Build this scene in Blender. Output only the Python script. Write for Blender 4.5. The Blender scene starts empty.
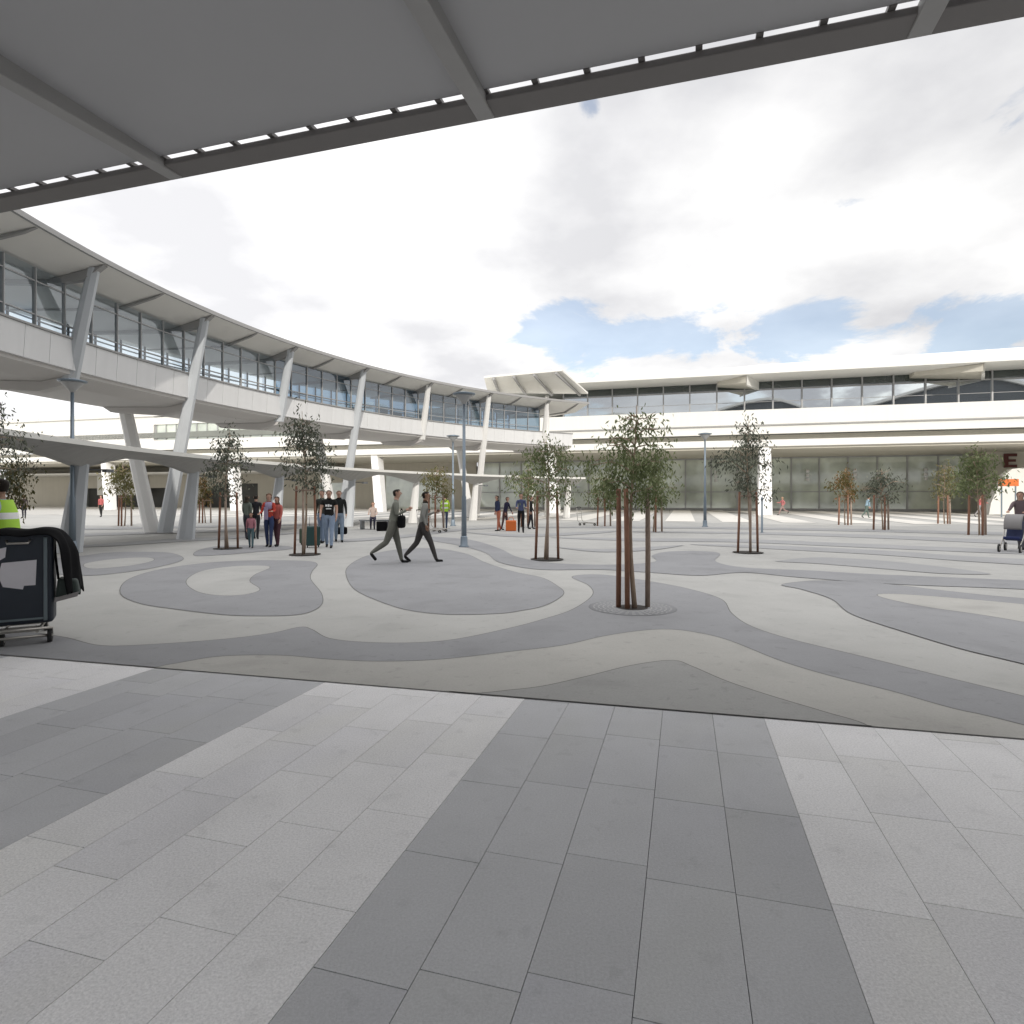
import bpy, bmesh, math, random
from mathutils import Vector, Matrix
random.seed(7)
R = math.radians
scn = bpy.context.scene
COL = scn.collection
# ------------------------------------------------------------------ camera numbers
F = 605.0; HZ = 497.0; EYE = 1.6
def ray(px, py, Y):                     # point of the place at depth Y
    return Vector(((px-512)/F*Y, Y, EYE+(HZ-py)/F*Y))
def g(px, py, z=0.0):                   # point of the ground
    Y = EYE*F/(py-HZ)
    return Vector(((px-512)/F*Y, Y, z))
PH = math.atan(172/605.0); CP, SP = math.cos(PH), math.sin(PH)
def uv(u, v, z=0.0):                    # frame of the terminal (u along the facade, v away from us)
    return Vector((u*CP+v*SP, -u*SP+v*CP, z))
CX, CY = 22.0, 17.0                     # centre of the curved walkway
def pol(r, deg, z=0.0):
    return Vector((CX+r*math.cos(R(deg)), CY+r*math.sin(R(deg)), z))

# ------------------------------------------------------------------ materials
MATS = {}
def mat(name, col, rough=0.6, metal=0.0, var=0.12, scale=3.0, speck=0.0, speck_scale=150.0, bump=0.0, bump_scale=40.0, attr=False, streak=0.0, spec=0.5, spots=0.0):
    if name in MATS: return MATS[name]
    m = bpy.data.materials.new(name); m.use_nodes = True
    nt = m.node_tree; N = nt.nodes; L = nt.links
    b = N['Principled BSDF']; b.inputs['Roughness'].default_value = rough; b.inputs['Metallic'].default_value = metal
    b.inputs['Specular IOR Level'].default_value = spec
    tc = N.new('ShaderNodeTexCoord')
    def math_(op, a, bb=None, c=None):
        n = N.new('ShaderNodeMath'); n.operation = op
        for i, q in enumerate((a, bb, c)):
            if q is None: continue
            if isinstance(q, (int, float)): n.inputs[i].default_value = q
            else: L.new(q, n.inputs[i])
        return n.outputs[0]
    n1 = N.new('ShaderNodeTexNoise'); n1.inputs['Scale'].default_value = scale; n1.inputs['Detail'].default_value = 6; n1.inputs['Roughness'].default_value = 0.6
    L.new(tc.outputs['Object'], n1.inputs['Vector'])
    f = math_('MULTIPLY_ADD', n1.outputs['Fac'], 2*var, 1-var)
    n1b = N.new('ShaderNodeTexNoise'); n1b.inputs['Scale'].default_value = scale*0.13; n1b.inputs['Detail'].default_value = 3
    L.new(tc.outputs['Object'], n1b.inputs['Vector'])
    f = math_('MULTIPLY', f, math_('MULTIPLY_ADD', n1b.outputs['Fac'], 1.4*var, 1-0.7*var))
    if speck:
        n2 = N.new('ShaderNodeTexNoise'); n2.inputs['Scale'].default_value = speck_scale; n2.inputs['Detail'].default_value = 3; n2.inputs['Roughness'].default_value = 0.8
        L.new(tc.outputs['Object'], n2.inputs['Vector'])
        f = math_('MULTIPLY', f, math_('MULTIPLY_ADD', n2.outputs['Fac'], 2*speck, 1-speck))
    if spots:
        for sc_, lo, hi in ((7.0, .60, .70), (1.1, .52, .72), (38.0, .66, .72)):
            n5 = N.new('ShaderNodeTexNoise'); n5.inputs['Scale'].default_value = sc_; n5.inputs['Detail'].default_value = 5; n5.inputs['Distortion'].default_value = .4
            L.new(tc.outputs['Object'], n5.inputs['Vector'])
            m5 = N.new('ShaderNodeMapRange'); m5.interpolation_type = 'SMOOTHSTEP'; m5.inputs['From Min'].default_value = lo; m5.inputs['From Max'].default_value = hi
            m5.inputs['To Min'].default_value = 1.0; m5.inputs['To Max'].default_value = 1-spots; L.new(n5.outputs['Fac'], m5.inputs['Value'])
            f = math_('MULTIPLY', f, m5.outputs[0])
    if streak:
        mp = N.new('ShaderNodeMapping'); mp.inputs['Scale'].default_value = (2.2, 2.2, 0.12); L.new(tc.outputs['Object'], mp.inputs['Vector'])
        n4 = N.new('ShaderNodeTexNoise'); n4.inputs['Scale'].default_value = 1.5; n4.inputs['Detail'].default_value = 5
        L.new(mp.outputs[0], n4.inputs['Vector'])
        f = math_('MULTIPLY', f, math_('MULTIPLY_ADD', n4.outputs['Fac'], 2*streak, 1-streak))
    vm = N.new('ShaderNodeVectorMath'); vm.operation = 'SCALE'; vm.inputs[0].default_value = col
    if attr:
        at = N.new('ShaderNodeAttribute'); at.attribute_name = 'tone'
        vm2 = N.new('ShaderNodeVectorMath'); vm2.operation = 'MULTIPLY'; L.new(at.outputs['Color'], vm2.inputs[0]); vm2.inputs[1].default_value = col
        L.new(vm2.outputs[0], vm.inputs[0])
    L.new(f, vm.inputs['Scale']); L.new(vm.outputs[0], b.inputs['Base Color'])
    if bump:
        n3 = N.new('ShaderNodeTexNoise'); n3.inputs['Scale'].default_value = bump_scale; n3.inputs['Detail'].default_value = 4
        L.new(tc.outputs['Object'], n3.inputs['Vector'])
        bp = N.new('ShaderNodeBump'); bp.inputs['Strength'].default_value = bump; bp.inputs['Distance'].default_value = 0.01
        L.new(n3.outputs['Fac'], bp.inputs['Height']); L.new(bp.outputs[0], b.inputs['Normal'])
    MATS[name] = m; return m
def glass(name, tint, refl, diff=None, dif=0.0, rough=0.02):
    m = bpy.data.materials.new(name); m.use_nodes = True
    nt = m.node_tree; N = nt.nodes; L = nt.links; N.clear()
    out = N.new('ShaderNodeOutputMaterial')
    tr = N.new('ShaderNodeBsdfTransparent'); tr.inputs[0].default_value = (*tint, 1)
    gl = N.new('ShaderNodeBsdfGlossy'); gl.inputs['Roughness'].default_value = rough; gl.inputs[0].default_value = (.92, .96, 1, 1)
    base = tr.outputs[0]
    if diff:
        df = N.new('ShaderNodeBsdfDiffuse'); df.inputs[0].default_value = (*diff, 1)
        tc = N.new('ShaderNodeTexCoord'); no = N.new('ShaderNodeTexNoise'); no.inputs['Scale'].default_value = .35; no.inputs['Detail'].default_value = 4
        L.new(tc.outputs['Object'], no.inputs['Vector'])
        vm = N.new('ShaderNodeVectorMath'); vm.operation = 'SCALE'; vm.inputs[0].default_value = diff
        ma = N.new('ShaderNodeMath'); ma.operation = 'MULTIPLY_ADD'; ma.inputs[1].default_value = 1.6; ma.inputs[2].default_value = .2
        L.new(no.outputs['Fac'], ma.inputs[0]); L.new(ma.outputs[0], vm.inputs['Scale']); L.new(vm.outputs[0], df.inputs[0])
        mx0 = N.new('ShaderNodeMixShader'); mx0.inputs[0].default_value = dif
        L.new(tr.outputs[0], mx0.inputs[1]); L.new(df.outputs[0], mx0.inputs[2]); base = mx0.outputs[0]
    fr = N.new('ShaderNodeFresnel'); fr.inputs[0].default_value = 1.5
    ad = N.new('ShaderNodeMath'); ad.operation = 'ADD'; ad.inputs[1].default_value = refl; ad.use_clamp = True
    L.new(fr.outputs[0], ad.inputs[0])
    mx = N.new('ShaderNodeMixShader'); L.new(ad.outputs[0], mx.inputs[0]); L.new(base, mx.inputs[1]); L.new(gl.outputs[0], mx.inputs[2])
    L.new(mx.outputs[0], out.inputs[0]); MATS[name] = m; return m

paver_l = mat('granite_light', (.78, .77, .77), .75, var=.10, scale=2.2, speck=.48, speck_scale=95, bump=.25, bump_scale=180, attr=True, spots=.08)
paver_d = mat('granite_dark', (.50, .502, .515), .75, var=.10, scale=2.2, speck=.32, speck_scale=95, bump=.25, bump_scale=180, attr=True, spots=.08)
joint_m = mat('joint_sand', (.07, .068, .066), .9)
conc_l = mat('concrete_light', (.395, .39, .372), .85, var=.16, scale=.9, speck=.16, speck_scale=70, bump=.1, bump_scale=90, spots=.10)
conc_d = mat('concrete_dark', (.262, .263, .271), .85, var=.17, scale=.9, speck=.16, speck_scale=70, bump=.1, bump_scale=90, spots=.12)
conc_m = mat('concrete_mid', (.305, .305, .308), .85, var=.16, scale=.9, speck=.16, speck_scale=70)
conc_n = mat('concrete_olive', (.30, .298, .288), .85, var=.15, scale=.9, speck=.2, speck_scale=70, spots=.14)
conc_t = mat('concrete_tan', (.39, .38, .355), .85, var=.14, scale=.9, speck=.2, speck_scale=70, spots=.12)
saw_m = mat('saw_cut', (.13, .125, .12), .9)
bright_pave = mat('pale_paving', (.62, .60, .56), .85, var=.1, scale=1.5)
white_w = mat('white_render', (.80, .79, .75), .65, var=.04, scale=.4, streak=.05)
cream_w = mat('cream_and_shade_render', (.62, .59, .51), .7, var=.06, scale=.5, streak=.05)  # true cream, but stands for shaded white on recess and outriggers
beige_w = mat('beige_wall', (.52, .49, .42), .75, var=.08, scale=.6, streak=.08)
panel_w = mat('grey_panel', (.72, .72, .72), .5, var=.05, scale=.5, streak=.06)
soffit_m = mat('cream_soffit', (.78, .765, .72), .6, var=.06, scale=.8)
deck_sof = mat('deck_soffit', (.58, .56, .54), .7, var=.08, scale=.6)
rib_m = mat('rib_steel', (.34, .335, .33), .5, var=.08)
col_m = mat('column_shaded', (.55, .575, .60), .4, var=.06, scale=1.2, streak=.06)  # bluish grey with the near columns' shade put into the colour
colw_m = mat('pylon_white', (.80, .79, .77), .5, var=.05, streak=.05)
frame_m = mat('window_frame', (.40, .40, .40), .4, metal=.2)
framed_m = mat('window_frame_dark', (.16, .17, .18), .4, metal=.2)
ceil_m = mat('ceiling_panel', (.42, .42, .43), .45, var=.04, scale=.8)
beam_m = mat('canopy_beam', (.165, .155, .15), .45, var=.08, scale=2)
canopy_m = mat('canopy_grey', (.40, .39, .37), .55, var=.06)
canopy_top = mat('canopy_edge_white', (.70, .69, .65), .55, var=.05)
post_m = mat('lamp_post_paint', (.20, .245, .29), .35, metal=.3, var=.08)
stake_m = mat('red_stake_wood', (.27, .135, .085), .8, var=.3, scale=9, streak=.35)
stake2_m = mat('grey_stake_wood', (.33, .25, .20), .85, var=.3, scale=9, streak=.35)
bark_m = mat('gum_bark', (.36, .27, .20), .85, var=.3, scale=12)
soil_m = mat('soil', (.035, .03, .026), .95, var=.3, scale=20)
black_m = mat('black_cloth', (.008, .008, .009), .9, var=.3, scale=8, spec=.12)
navy_m = mat('navy_case', (.022, .03, .045), .5, var=.2, scale=5)
steel_m = mat('trolley_steel', (.42, .40, .37), .35, metal=.7)
rubber_m = mat('rubber', (.025, .025, .025), .8)
paper_m = mat('paper_tag', (.72, .70, .74), .7)
orange_m = mat('orange_sign', (.70, .16, .03), .6)
maroon_m = mat('maroon_letter', (.13, .035, .03), .6)
dark_m = mat('dark_void', (.10, .10, .095), .9)
int_m = mat('interior_grey', (.22, .23, .21), .9, var=.25, scale=.5)
lampw_m = mat('white_fitting', (.85, .85, .85), .4)
glass_b = glass('walkway_glass', (.84, .90, .94), .10)
glass_f = glass('walkway_glass_dark', (.22, .32, .42), .14)  # far bays: their dark blue reflection put into the tint
glass_u = glass('upper_glass', (.36, .42, .42), .52)
glass_c = glass('clerestory_glass', (.4, .45, .42), .04, (.055, .068, .06), .8)
glass_g = glass('shopfront_glass', (.5, .56, .5), .17, (.78, .84, .72), .85, rough=.06)  # pale diffuse base stands in for what the glass reflects

def leafmat(name, a, b, c):
    m = bpy.data.materials.new(name); m.use_nodes = True
    nt = m.node_tree; N = nt.nodes; L = nt.links; N.clear()
    out = N.new('ShaderNodeOutputMaterial'); df = N.new('ShaderNodeBsdfDiffuse'); tl = N.new('ShaderNodeBsdfTranslucent')
    at = N.new('ShaderNodeAttribute'); at.attribute_name = 'tone'
    cr = N.new('ShaderNodeValToRGB'); cr.color_ramp.elements[0].color = (*a, 1); cr.color_ramp.elements[1].color = (*c, 1)
    e = cr.color_ramp.elements.new(.5); e.color = (*b, 1)
    L.new(at.outputs['Fac'], cr.inputs[0]); L.new(cr.outputs[0], df.inputs[0]); L.new(cr.outputs[0], tl.inputs[0])
    mx = N.new('ShaderNodeMixShader'); mx.inputs[0].default_value = .45
    L.new(df.outputs[0], mx.inputs[1]); L.new(tl.outputs[0], mx.inputs[2]); L.new(mx.outputs[0], out.inputs[0])
    MATS[name] = m; return m
leaf_a = leafmat('gum_leaves', (.12, .145, .07), (.28, .32, .17), (.48, .50, .33))
leaf_d = leafmat('dark_leaves', (.09, .10, .08), (.21, .225, .17), (.38, .39, .30))
leaf_o = leafmat('autumn_leaves', (.10, .10, .04), (.26, .17, .08), (.38, .17, .11))
leaf_y = leafmat('pale_leaves', (.13, .13, .06), (.24, .22, .11), (.34, .30, .16))

# ------------------------------------------------------------------ mesh helpers
def finish(name, bm, m, parent=None, smooth=False, kind=None):
    me = bpy.data.meshes.new(name); bm.normal_update(); bm.to_mesh(me); bm.free()
    for x in (m if isinstance(m, (list, tuple)) else [m]): me.materials.append(x)
    if smooth:
        for p in me.polygons: p.use_smooth = True
    o = bpy.data.objects.new(name, me); COL.objects.link(o)
    if parent is not None: o.parent = parent
    if kind: o['kind'] = kind
    return o
def tag(o, label, cat, group=None, kind=None):
    o['label'] = label; o['category'] = cat
    if group: o['group'] = group
    if kind: o['kind'] = kind
    return o
def thing(name, label, cat, loc=(0, 0, 0), rz=0.0, group=None):
    o = bpy.data.objects.new(name, None); COL.objects.link(o)
    o.empty_display_size = .2; o.location = loc; o.rotation_euler = (0, 0, rz)
    return tag(o, label, cat, group)
def box(bm, x0, x1, y0, y1, z0, z1, M=None, mi=0):
    vs = [Vector((x, y, z)) for z in (z0, z1) for y in (y0, y1) for x in (x0, x1)]
    if M is not None: vs = [M @ v for v in vs]
    return hexa(bm, vs, mi)
def hexa(bm, vs, mi=0):    # order: bottom (x0y0,x1y0,x0y1,x1y1), top same
    v = [bm.verts.new(p) for p in vs]
    for q in ((0, 2, 3, 1), (4, 5, 7, 6), (0, 1, 5, 4), (1, 3, 7, 5), (3, 2, 6, 7), (2, 0, 4, 6)):
        f = bm.faces.new([v[i] for i in q]); f.material_index = mi
    return v
def tube(bm, pts, rad, n=8, mi=0, cap=True, sx=1.0):
    pts = [Vector(p) for p in pts]
    if not isinstance(rad, (list, tuple)): rad = [rad]*len(pts)
    rings = []; ref = None
    for i, p in enumerate(pts):
        d = (pts[min(i+1, len(pts)-1)]-pts[max(i-1, 0)]).normalized()
        if ref is None: ref = Vector((0, 0, 1)) if abs(d.z) < .9 else Vector((1, 0, 0))
        a = (ref-d*ref.dot(d)).normalized(); b = d.cross(a); ref = a
        rings.append([bm.verts.new(p+(a*math.cos(t)*sx+b*math.sin(t))*rad[i]) for t in [2*math.pi*k/n for k in range(n)]])
    for r0, r1 in zip(rings, rings[1:]):
        for k in range(n):
            f = bm.faces.new((r0[k], r0[(k+1) % n], r1[(k+1) % n], r1[k])); f.material_index = mi; f.smooth = True
    if cap:
        f = bm.faces.new(rings[0][::-1]); f.material_index = mi
        f = bm.faces.new(rings[-1]); f.material_index = mi
def lathe(bm, prof, c=(0, 0, 0), n=20, mi=0, sy=1.0):
    c = Vector(c); rings = []
    for r, z in prof:
        rings.append([bm.verts.new(c+Vector((r*math.cos(2*math.pi*k/n), sy*r*math.sin(2*math.pi*k/n), z))) for k in range(n)])
    for r0, r1 in zip(rings, rings[1:]):
        for k in range(n):
            f = bm.faces.new((r0[k], r0[(k+1) % n], r1[(k+1) % n], r1[k])); f.material_index = mi; f.smooth = True
    bm.faces.new(rings[0][::-1]).material_index = mi; bm.faces.new(rings[-1]).material_index = mi
def arc_strip(bm, prof, a0, a1, step, closed=True, mi=0):
    """sweep a profile of (radius, z) round the walkway's centre"""
    n = max(1, int(round(abs(a1-a0)/step))); rings = []
    for i in range(n+1):
        a = a0+(a1-a0)*i/n
        rings.append([bm.verts.new(pol(r, a, z)) for r, z in prof])
    m = len(prof)
    for r0, r1 in zip(rings, rings[1:]):
        for k in range(m if closed else m-1):
            f = bm.faces.new((r0[k], r0[(k+1) % m], r1[(k+1) % m], r1[k])); f.material_index = mi
    if closed:
        bm.faces.new(rings[0][::-1]); bm.faces.new(rings[-1])
def bevelm(o, w=.01, seg=2):
    b = o.modifiers.new('bevel', 'BEVEL'); b.width = w; b.segments = seg; b.limit_method = 'ANGLE'; return o
def catmull(pts, n=8, closed=True):
    out = []; m = len(pts)
    rng = range(m) if closed else range(m-1)
    for i in rng:
        p = [pts[(i+k) % m] if closed else pts[min(max(i+k, 0), m-1)] for k in (-1, 0, 1, 2)]
        for s in range(n):
            t = s/n
            out.append(tuple(.5*((2*p[1][c])+(-p[0][c]+p[2][c])*t+(2*p[0][c]-5*p[1][c]+4*p[2][c]-p[3][c])*t*t+(-p[0][c]+3*p[1][c]-3*p[2][c]+p[3][c])*t**3) for c in range(2)))
    if not closed: out.append(tuple(pts[-1][:2]))
    return out

# ------------------------------------------------------------------ GROUND
bm = bmesh.new()
for f in [(-1500, 1500, -1500, 1500)]:
    bm.faces.new([bm.verts.new((x, y, -.02)) for x, y in ((f[0], f[2]), (f[1], f[2]), (f[1], f[3]), (f[0], f[3]))])
finish('ground', bm, conc_l, kind='structure')
# granite paving in the foreground: pavers with real joints over a sand bed
bm = bmesh.new(); bm.faces.new([bm.verts.new(uv(a, b, -.012)) for a, b in ((-14, -6), (16, -6), (16, 5.3), (-14, 5.3))])
finish('paving_bed', bm, joint_m, kind='structure')
W = 1.77/5
def pavers(name, dark):
    bm = bmesh.new(); tone = bm.loops.layers.color.new('tone')
    rnd = random.Random(11)
    for c in range(-36, 42):
        u0 = -1.215+c*W; s = math.floor(c/5)
        off = rnd.random()*2*W if c % 2 else rnd.random()*.25
        base = -6+off-2*W
        tones = [rnd.uniform(.955, 1.04) for _ in range(20)]; gaps = [rnd.uniform(.0022, .005) for _ in range(20)]
        if (s % 2 == 0) != dark: continue
        for k in range(18):
            v0 = base+k*2*W
            if v0 > 5.1: break
            j = .0014; t = tones[k]
            q = [uv(u0+j, v0+gaps[k]/2), uv(u0+W-j, v0+gaps[k]/2), uv(u0+W-j, min(v0+2*W-.002, 5.25)), uv(u0+j, min(v0+2*W-.002, 5.25))]
            top = [bm.verts.new(p) for p in q]; bot = [bm.verts.new(p-Vector((0, 0, .011))) for p in q]
            fs = [bm.faces.new(top)]+[bm.faces.new((top[i], bot[i], bot[(i+1) % 4], top[(i+1) % 4])) for i in range(4)]
            for f in fs:
                for l in f.loops: l[tone] = (t, t, t*rnd.uniform(.99, 1.01), 1)
    return finish(name, bm, paver_d if dark else paver_l, kind='structure')
pavers('granite_pavement', False); pavers('granite_pavement', True)

def edge_v(u): return 4.685+.033*u
# the plaza slab, laid on top of the pavement's far margin
bm = bmesh.new()
bm.faces.new([bm.verts.new(p) for p in (uv(-120, edge_v(-14)+.0, .004), uv(-14, edge_v(-14), .004), uv(16, edge_v(16), .004), uv(120, edge_v(16), .004), uv(120, 110, .004), uv(-120, 110, .004))])
finish('plaza', bm, conc_l, kind='structure')
bm = bmesh.new()
for a in range(-14, 16):
    bm.faces.new([bm.verts.new(p) for p in (uv(a, edge_v(a)-.003, .005), uv(a+1, edge_v(a+1)-.003, .005), uv(a+1, edge_v(a+1)+.004, .005), uv(a, edge_v(a)+.004, .005))])
finish('paving_edge_joint', bm, saw_m, kind='structure')

layer = [0]
def clipline(P):    # keep inside the plaza
    u = P.x*CP-P.y*SP; v = P.x*SP+P.y*CP
    e = edge_v(max(-14, min(16, u)))+.006
    return uv(u, max(v, e), 0)
def swirl(px, m, n=7, closed=True, line=True, name='plaza_inlay'):
    layer[0] += 1; z = .006+.0006*layer[0]
    pts = catmull(px, n); P = []
    for x, y in pts:
        p = clipline(g(x, max(y, 505.0))); p.z = z
        if not P or (p-P[-1]).length > .01: P.append(p)
    bm = bmesh.new(); f = bm.faces.new([bm.verts.new(p) for p in P])
    if f.normal.z < 0: f.normal_flip()
    bmesh.ops.triangulate(bm, faces=[f], ngon_method='BEAUTY')
    for f in bm.faces:
        f.normal_update()
        if f.normal.z < 0: f.normal_flip()
    finish(name, bm, m, kind='structure')
    if line:
        bm = bmesh.new(); k = len(P); w = .0055
        off = []
        for i in range(k):
            d = (P[(i+1) % k]-P[i-1]); d.z = 0; d.normalize(); nn = Vector((-d.y, d.x, 0))
            off.append((bm.verts.new(P[i]+nn*w+Vector((0, 0, .0006))), bm.verts.new(P[i]-nn*w+Vector((0, 0, .0006)))))
        for i in range(k): bm.faces.new((off[i][0], off[i][1], off[(i+1) % k][1], off[(i+1) % k][0]))
        finish('expansion_joint', bm, saw_m, kind='structure')
def band(cl, m, n=6, line=False):
    up = [(x, y-t) for x, y, t in cl]; dn = [(x, y+t) for x, y, t in cl][::-1]
    swirl(up+dn, m, n, line=line)
# tan apron along the pavement edge, then the dark band over it
swirl([(-300, 700), (-250, 640), (0, 650), (170, 652), (300, 648), (440, 648), (560, 634), (640, 618), (720, 628), (800, 655), (900, 680), (1024, 712), (1300, 770), (1300, 820), (1024, 760), (700, 740), (300, 720)], conc_t, 7, line=False)
swirl([(-400, 640), (-200, 632), (0, 632), (60, 637), (100, 646), (150, 645), (220, 640), (270, 634), (300, 627.5), (312, 630), (330, 639), (370, 643), (420, 643), (460, 639), (512, 628), (542, 620), (572, 610), (592, 596), (589, 586), (572, 577), (602, 575), (652, 582), (692, 590), (722, 600), (732, 614), (752, 627), (792, 640), (862, 657), (942, 677), (1024, 697), (1300, 765),
       (1300, 800), (1024, 726), (952, 709), (892, 692), (832, 677), (782, 662), (732, 642), (702, 634), (672, 630), (642, 631), (602, 637), (562, 646), (512, 652), (440, 660), (380, 662), (330, 660), (280, 656), (220, 657), (170, 665), (120, 672), (0, 662), (-300, 640)], conc_d, 7)
swirl([(672, 661), (692, 667), (727, 682), (772, 697), (822, 712), (868, 727), (868, 745), (700, 735), (500, 715), (440, 700), (500, 692), (542, 687), (587, 677), (632, 666)], conc_n, 7)
swirl([(346, 575), (350, 565), (370, 555), (404, 549), (438, 549), (466, 554), (486, 563), (514, 572), (542, 578), (557, 586), (564, 593), (557, 600), (542, 607), (522, 611), (500, 614), (450, 615), (410, 611), (380, 602), (355, 590)], conc_d, 7)
swirl([(121, 595), (125, 582), (150, 572), (190, 565), (240, 561), (300, 561), (317, 564), (312, 572), (311, 580), (322, 595), (320, 607), (300, 615), (260, 616.5), (220, 615), (170, 609), (140, 604)], conc_d, 7)
swirl([(186, 582), (200, 572), (230, 567), (260, 566), (270, 568), (255, 575), (250, 582), (260, 590), (245, 595), (220, 596), (197, 592)], conc_l, 7)
swirl([(40, 572), (84, 576), (122, 573), (157, 567.5), (183, 560), (172, 553.5), (142, 552), (107, 553), (84, 556), (50, 560)], conc_d, 6)
swirl([(85, 564), (118, 559), (148, 558), (153, 561), (130, 566), (92, 569)], conc_l, 6)
swirl([(195, 556), (200, 550), (225, 546), (280, 546), (292, 549), (260, 552), (225, 555)], conc_d, 6)
# right hand side
swirl([(782, 585), (822, 581), (882, 584), (942, 591), (1024, 599), (1250, 615), (1250, 720), (1024, 665), (962, 650), (902, 632), (852, 615), (832, 600), (802, 590)], conc_d, 7)
swirl([(877, 596), (912, 595.5), (1024, 605), (1250, 628), (1250, 668), (1024, 623), (922, 607)], conc_t, 7)
swirl([(428, 537), (470, 540), (500, 549), (520, 558), (560, 564), (620, 565), (655, 562), (652, 556), (668, 552), (702, 551.5), (720, 554), (716, 562), (745, 568), (810, 571), (880, 575), (1024, 581), (1200, 589), (1200, 602), (1024, 590), (900, 585), (800, 578), (745, 573), (700, 576), (650, 573), (600, 570), (540, 570), (500, 563), (485, 553), (455, 545), (425, 540)], conc_d, 6, line=False)
band([(780, 561.5, .6), (820, 561, 3.2), (880, 565, 4), (940, 570.5, 3.4), (985, 574, .8)], conc_m)
band([(700, 545, .5), (780, 548, 1.8), (880, 553, 2.3), (980, 560, 2.6), (1100, 566, 3)], conc_m)
band([(560, 538, .4), (640, 540, 1.4), (740, 541, 1.6), (840, 545, 1.8), (960, 550, 2), (1100, 555, 2.2)], conc_m)
band([(640, 532, .4), (760, 533.5, 1.1), (880, 537, 1.6), (1000, 542, 1.9), (1100, 545, 2)], conc_m)
band([(540, 527.5, .4), (700, 528, .9), (860, 530.5, 1.2), (1024, 534.5, 1.5), (1100, 536, 1.5)], conc_m)
band([(560, 548, .3), (600, 551, 1.4), (650, 549, 1.7), (680, 546, .4)], conc_m)
band([(470, 533, .3), (520, 536, 1.3), (590, 533, 1.2), (620, 531, .3)], conc_m)
band([(300, 540, .4), (340, 541, 1.3), (400, 537, 1.4), (460, 530, 1.0), (500, 528, .3)], conc_m)
band([(60, 548, .3), (110, 545, 1.5), (170, 541, 1.6), (230, 538, 1.2), (300, 533, .4)], conc_m)
band([(-40, 537, .5), (60, 536, 1.2), (150, 533, 1.3), (260, 530, 1.1), (330, 527, .3)], conc_m)
band([(0, 530, .5), (100, 529, .9), (220, 526.5, .9), (340, 524, .3)], conc_m)
# striped pale paving in front of the terminal
bm = bmesh.new(); z = .006+.0006*(layer[0]+2)
for i in range(-30, 22):
    u0 = -1.2+i*3.54
    bm.faces.new([bm.verts.new(uv(a, b, z)) for a, b in ((u0, 40.5), (u0+1.9, 40.5), (u0+1.9, 74.8), (u0, 74.8))])
finish('pavement', bm, bright_pave, kind='structure')
# service road on the left beyond the walkway
# ------------------------------------------------------------------ OVERHEAD CANOPY (we stand under it)
cn = thing('entrance_canopy', 'dark flat canopy roof overhead with slotted front edge beam', 'canopy', (0, 0, 0), R(-1.0))
EV = 5.92; EZ = 5.5
def uvM(): return Matrix(((CP, SP, 0, 0), (-SP, CP, 0, 0), (0, 0, 1, 0), (0, 0, 0, 1)))
UM = uvM()
bm = bmesh.new(); box(bm, -24, 20, EV-.30, EV, EZ, EZ+.07, UM); bevelm(finish('edge_beam', bm, beam_m, cn), .012)
bm = bmesh.new(); box(bm, -24, 20, -.4, EV-.34, EZ+.080, EZ+.18, UM); finish('ceiling', bm, ceil_m, cn)
u = -24
while u < 20:
    bm = bmesh.new(); box(bm, u, u+.06, EV-.35, EV-.15, EZ+.0705, EZ+.0785, UM)
    box(bm, u, u+.06, EV-.335, EV-.15, EZ+.0786, EZ+.11, UM); finish('slot_bracket', bm, beam_m, cn); u += .50
def u_at(px, py, h, ):
    p = ray(px, py, (h-EYE)*F/(HZ-py)); return p.x*CP-p.y*SP, p.x*SP+p.y*CP
for (px, py) in ((158, 172), (470, 108), (914, 20), (-200, 235)):
    ub, vb = u_at(px, py, EZ)
    bm = bmesh.new(); w = .09
    # tapered beam: shallow at the edge, deep toward the building
    vs = [uv(ub-w, -9.0, EZ-.62), uv(ub+w, -9.0, EZ-.62), uv(ub-w, EV-.01, EZ-.012), uv(ub+w, EV-.01, EZ-.012),
          uv(ub-w, -9.0, EZ+.088), uv(ub+w, -9.0, EZ+.088), uv(ub-w, EV-.01, EZ+.10), uv(ub+w, EV-.01, EZ+.10)]
    vs[6].z = vs[7].z = EZ+.088
    for q in (2, 3): vs[q].z = EZ-.014
    for q in (2, 3, 6, 7): vs[q] -= Vector((SP, CP, 0))*.02
    hexa(bm, vs); bevelm(finish('cross_beam', bm, rib_m, cn), .01)

# unseen building behind us, sized and turned to shade the plaza; carries the canopy
bb = thing('terminal_building', 'unseen terminal block behind the viewpoint, shaped to shade the plaza and carry the canopy', 'building', (0, 0, 0))
SM = Matrix.Rotation(R(8), 4, 'Z')
def wave(x): t = ((x+9)/34.0) % 1.0; t = t/.66*.5 if t < .66 else .5+(t-.66)/.34*.5; return 17.4+3.6*(.5-.5*math.cos(2*math.pi*t))  # roof humps shaped to show as dark reflections in the upper glazing
bm = bmesh.new(); n = 86
for k in range(n):
    x0 = -80+k*2.0; x1 = x0+2.0
    hexa(bm, [SM @ Vector(p) for p in ((x0, -30, 0), (x1, -30, 0), (x0, -9.6, 0), (x1, -9.6, 0), (x0, -30, 14), (x1, -30, 14), (x0, -9.6, 14), (x1, -9.6, 14))])
bmesh.ops.remove_doubles(bm, verts=bm.verts, dist=.001); finish('wall', bm, panel_w, bb)
bm = bmesh.new()
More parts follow.
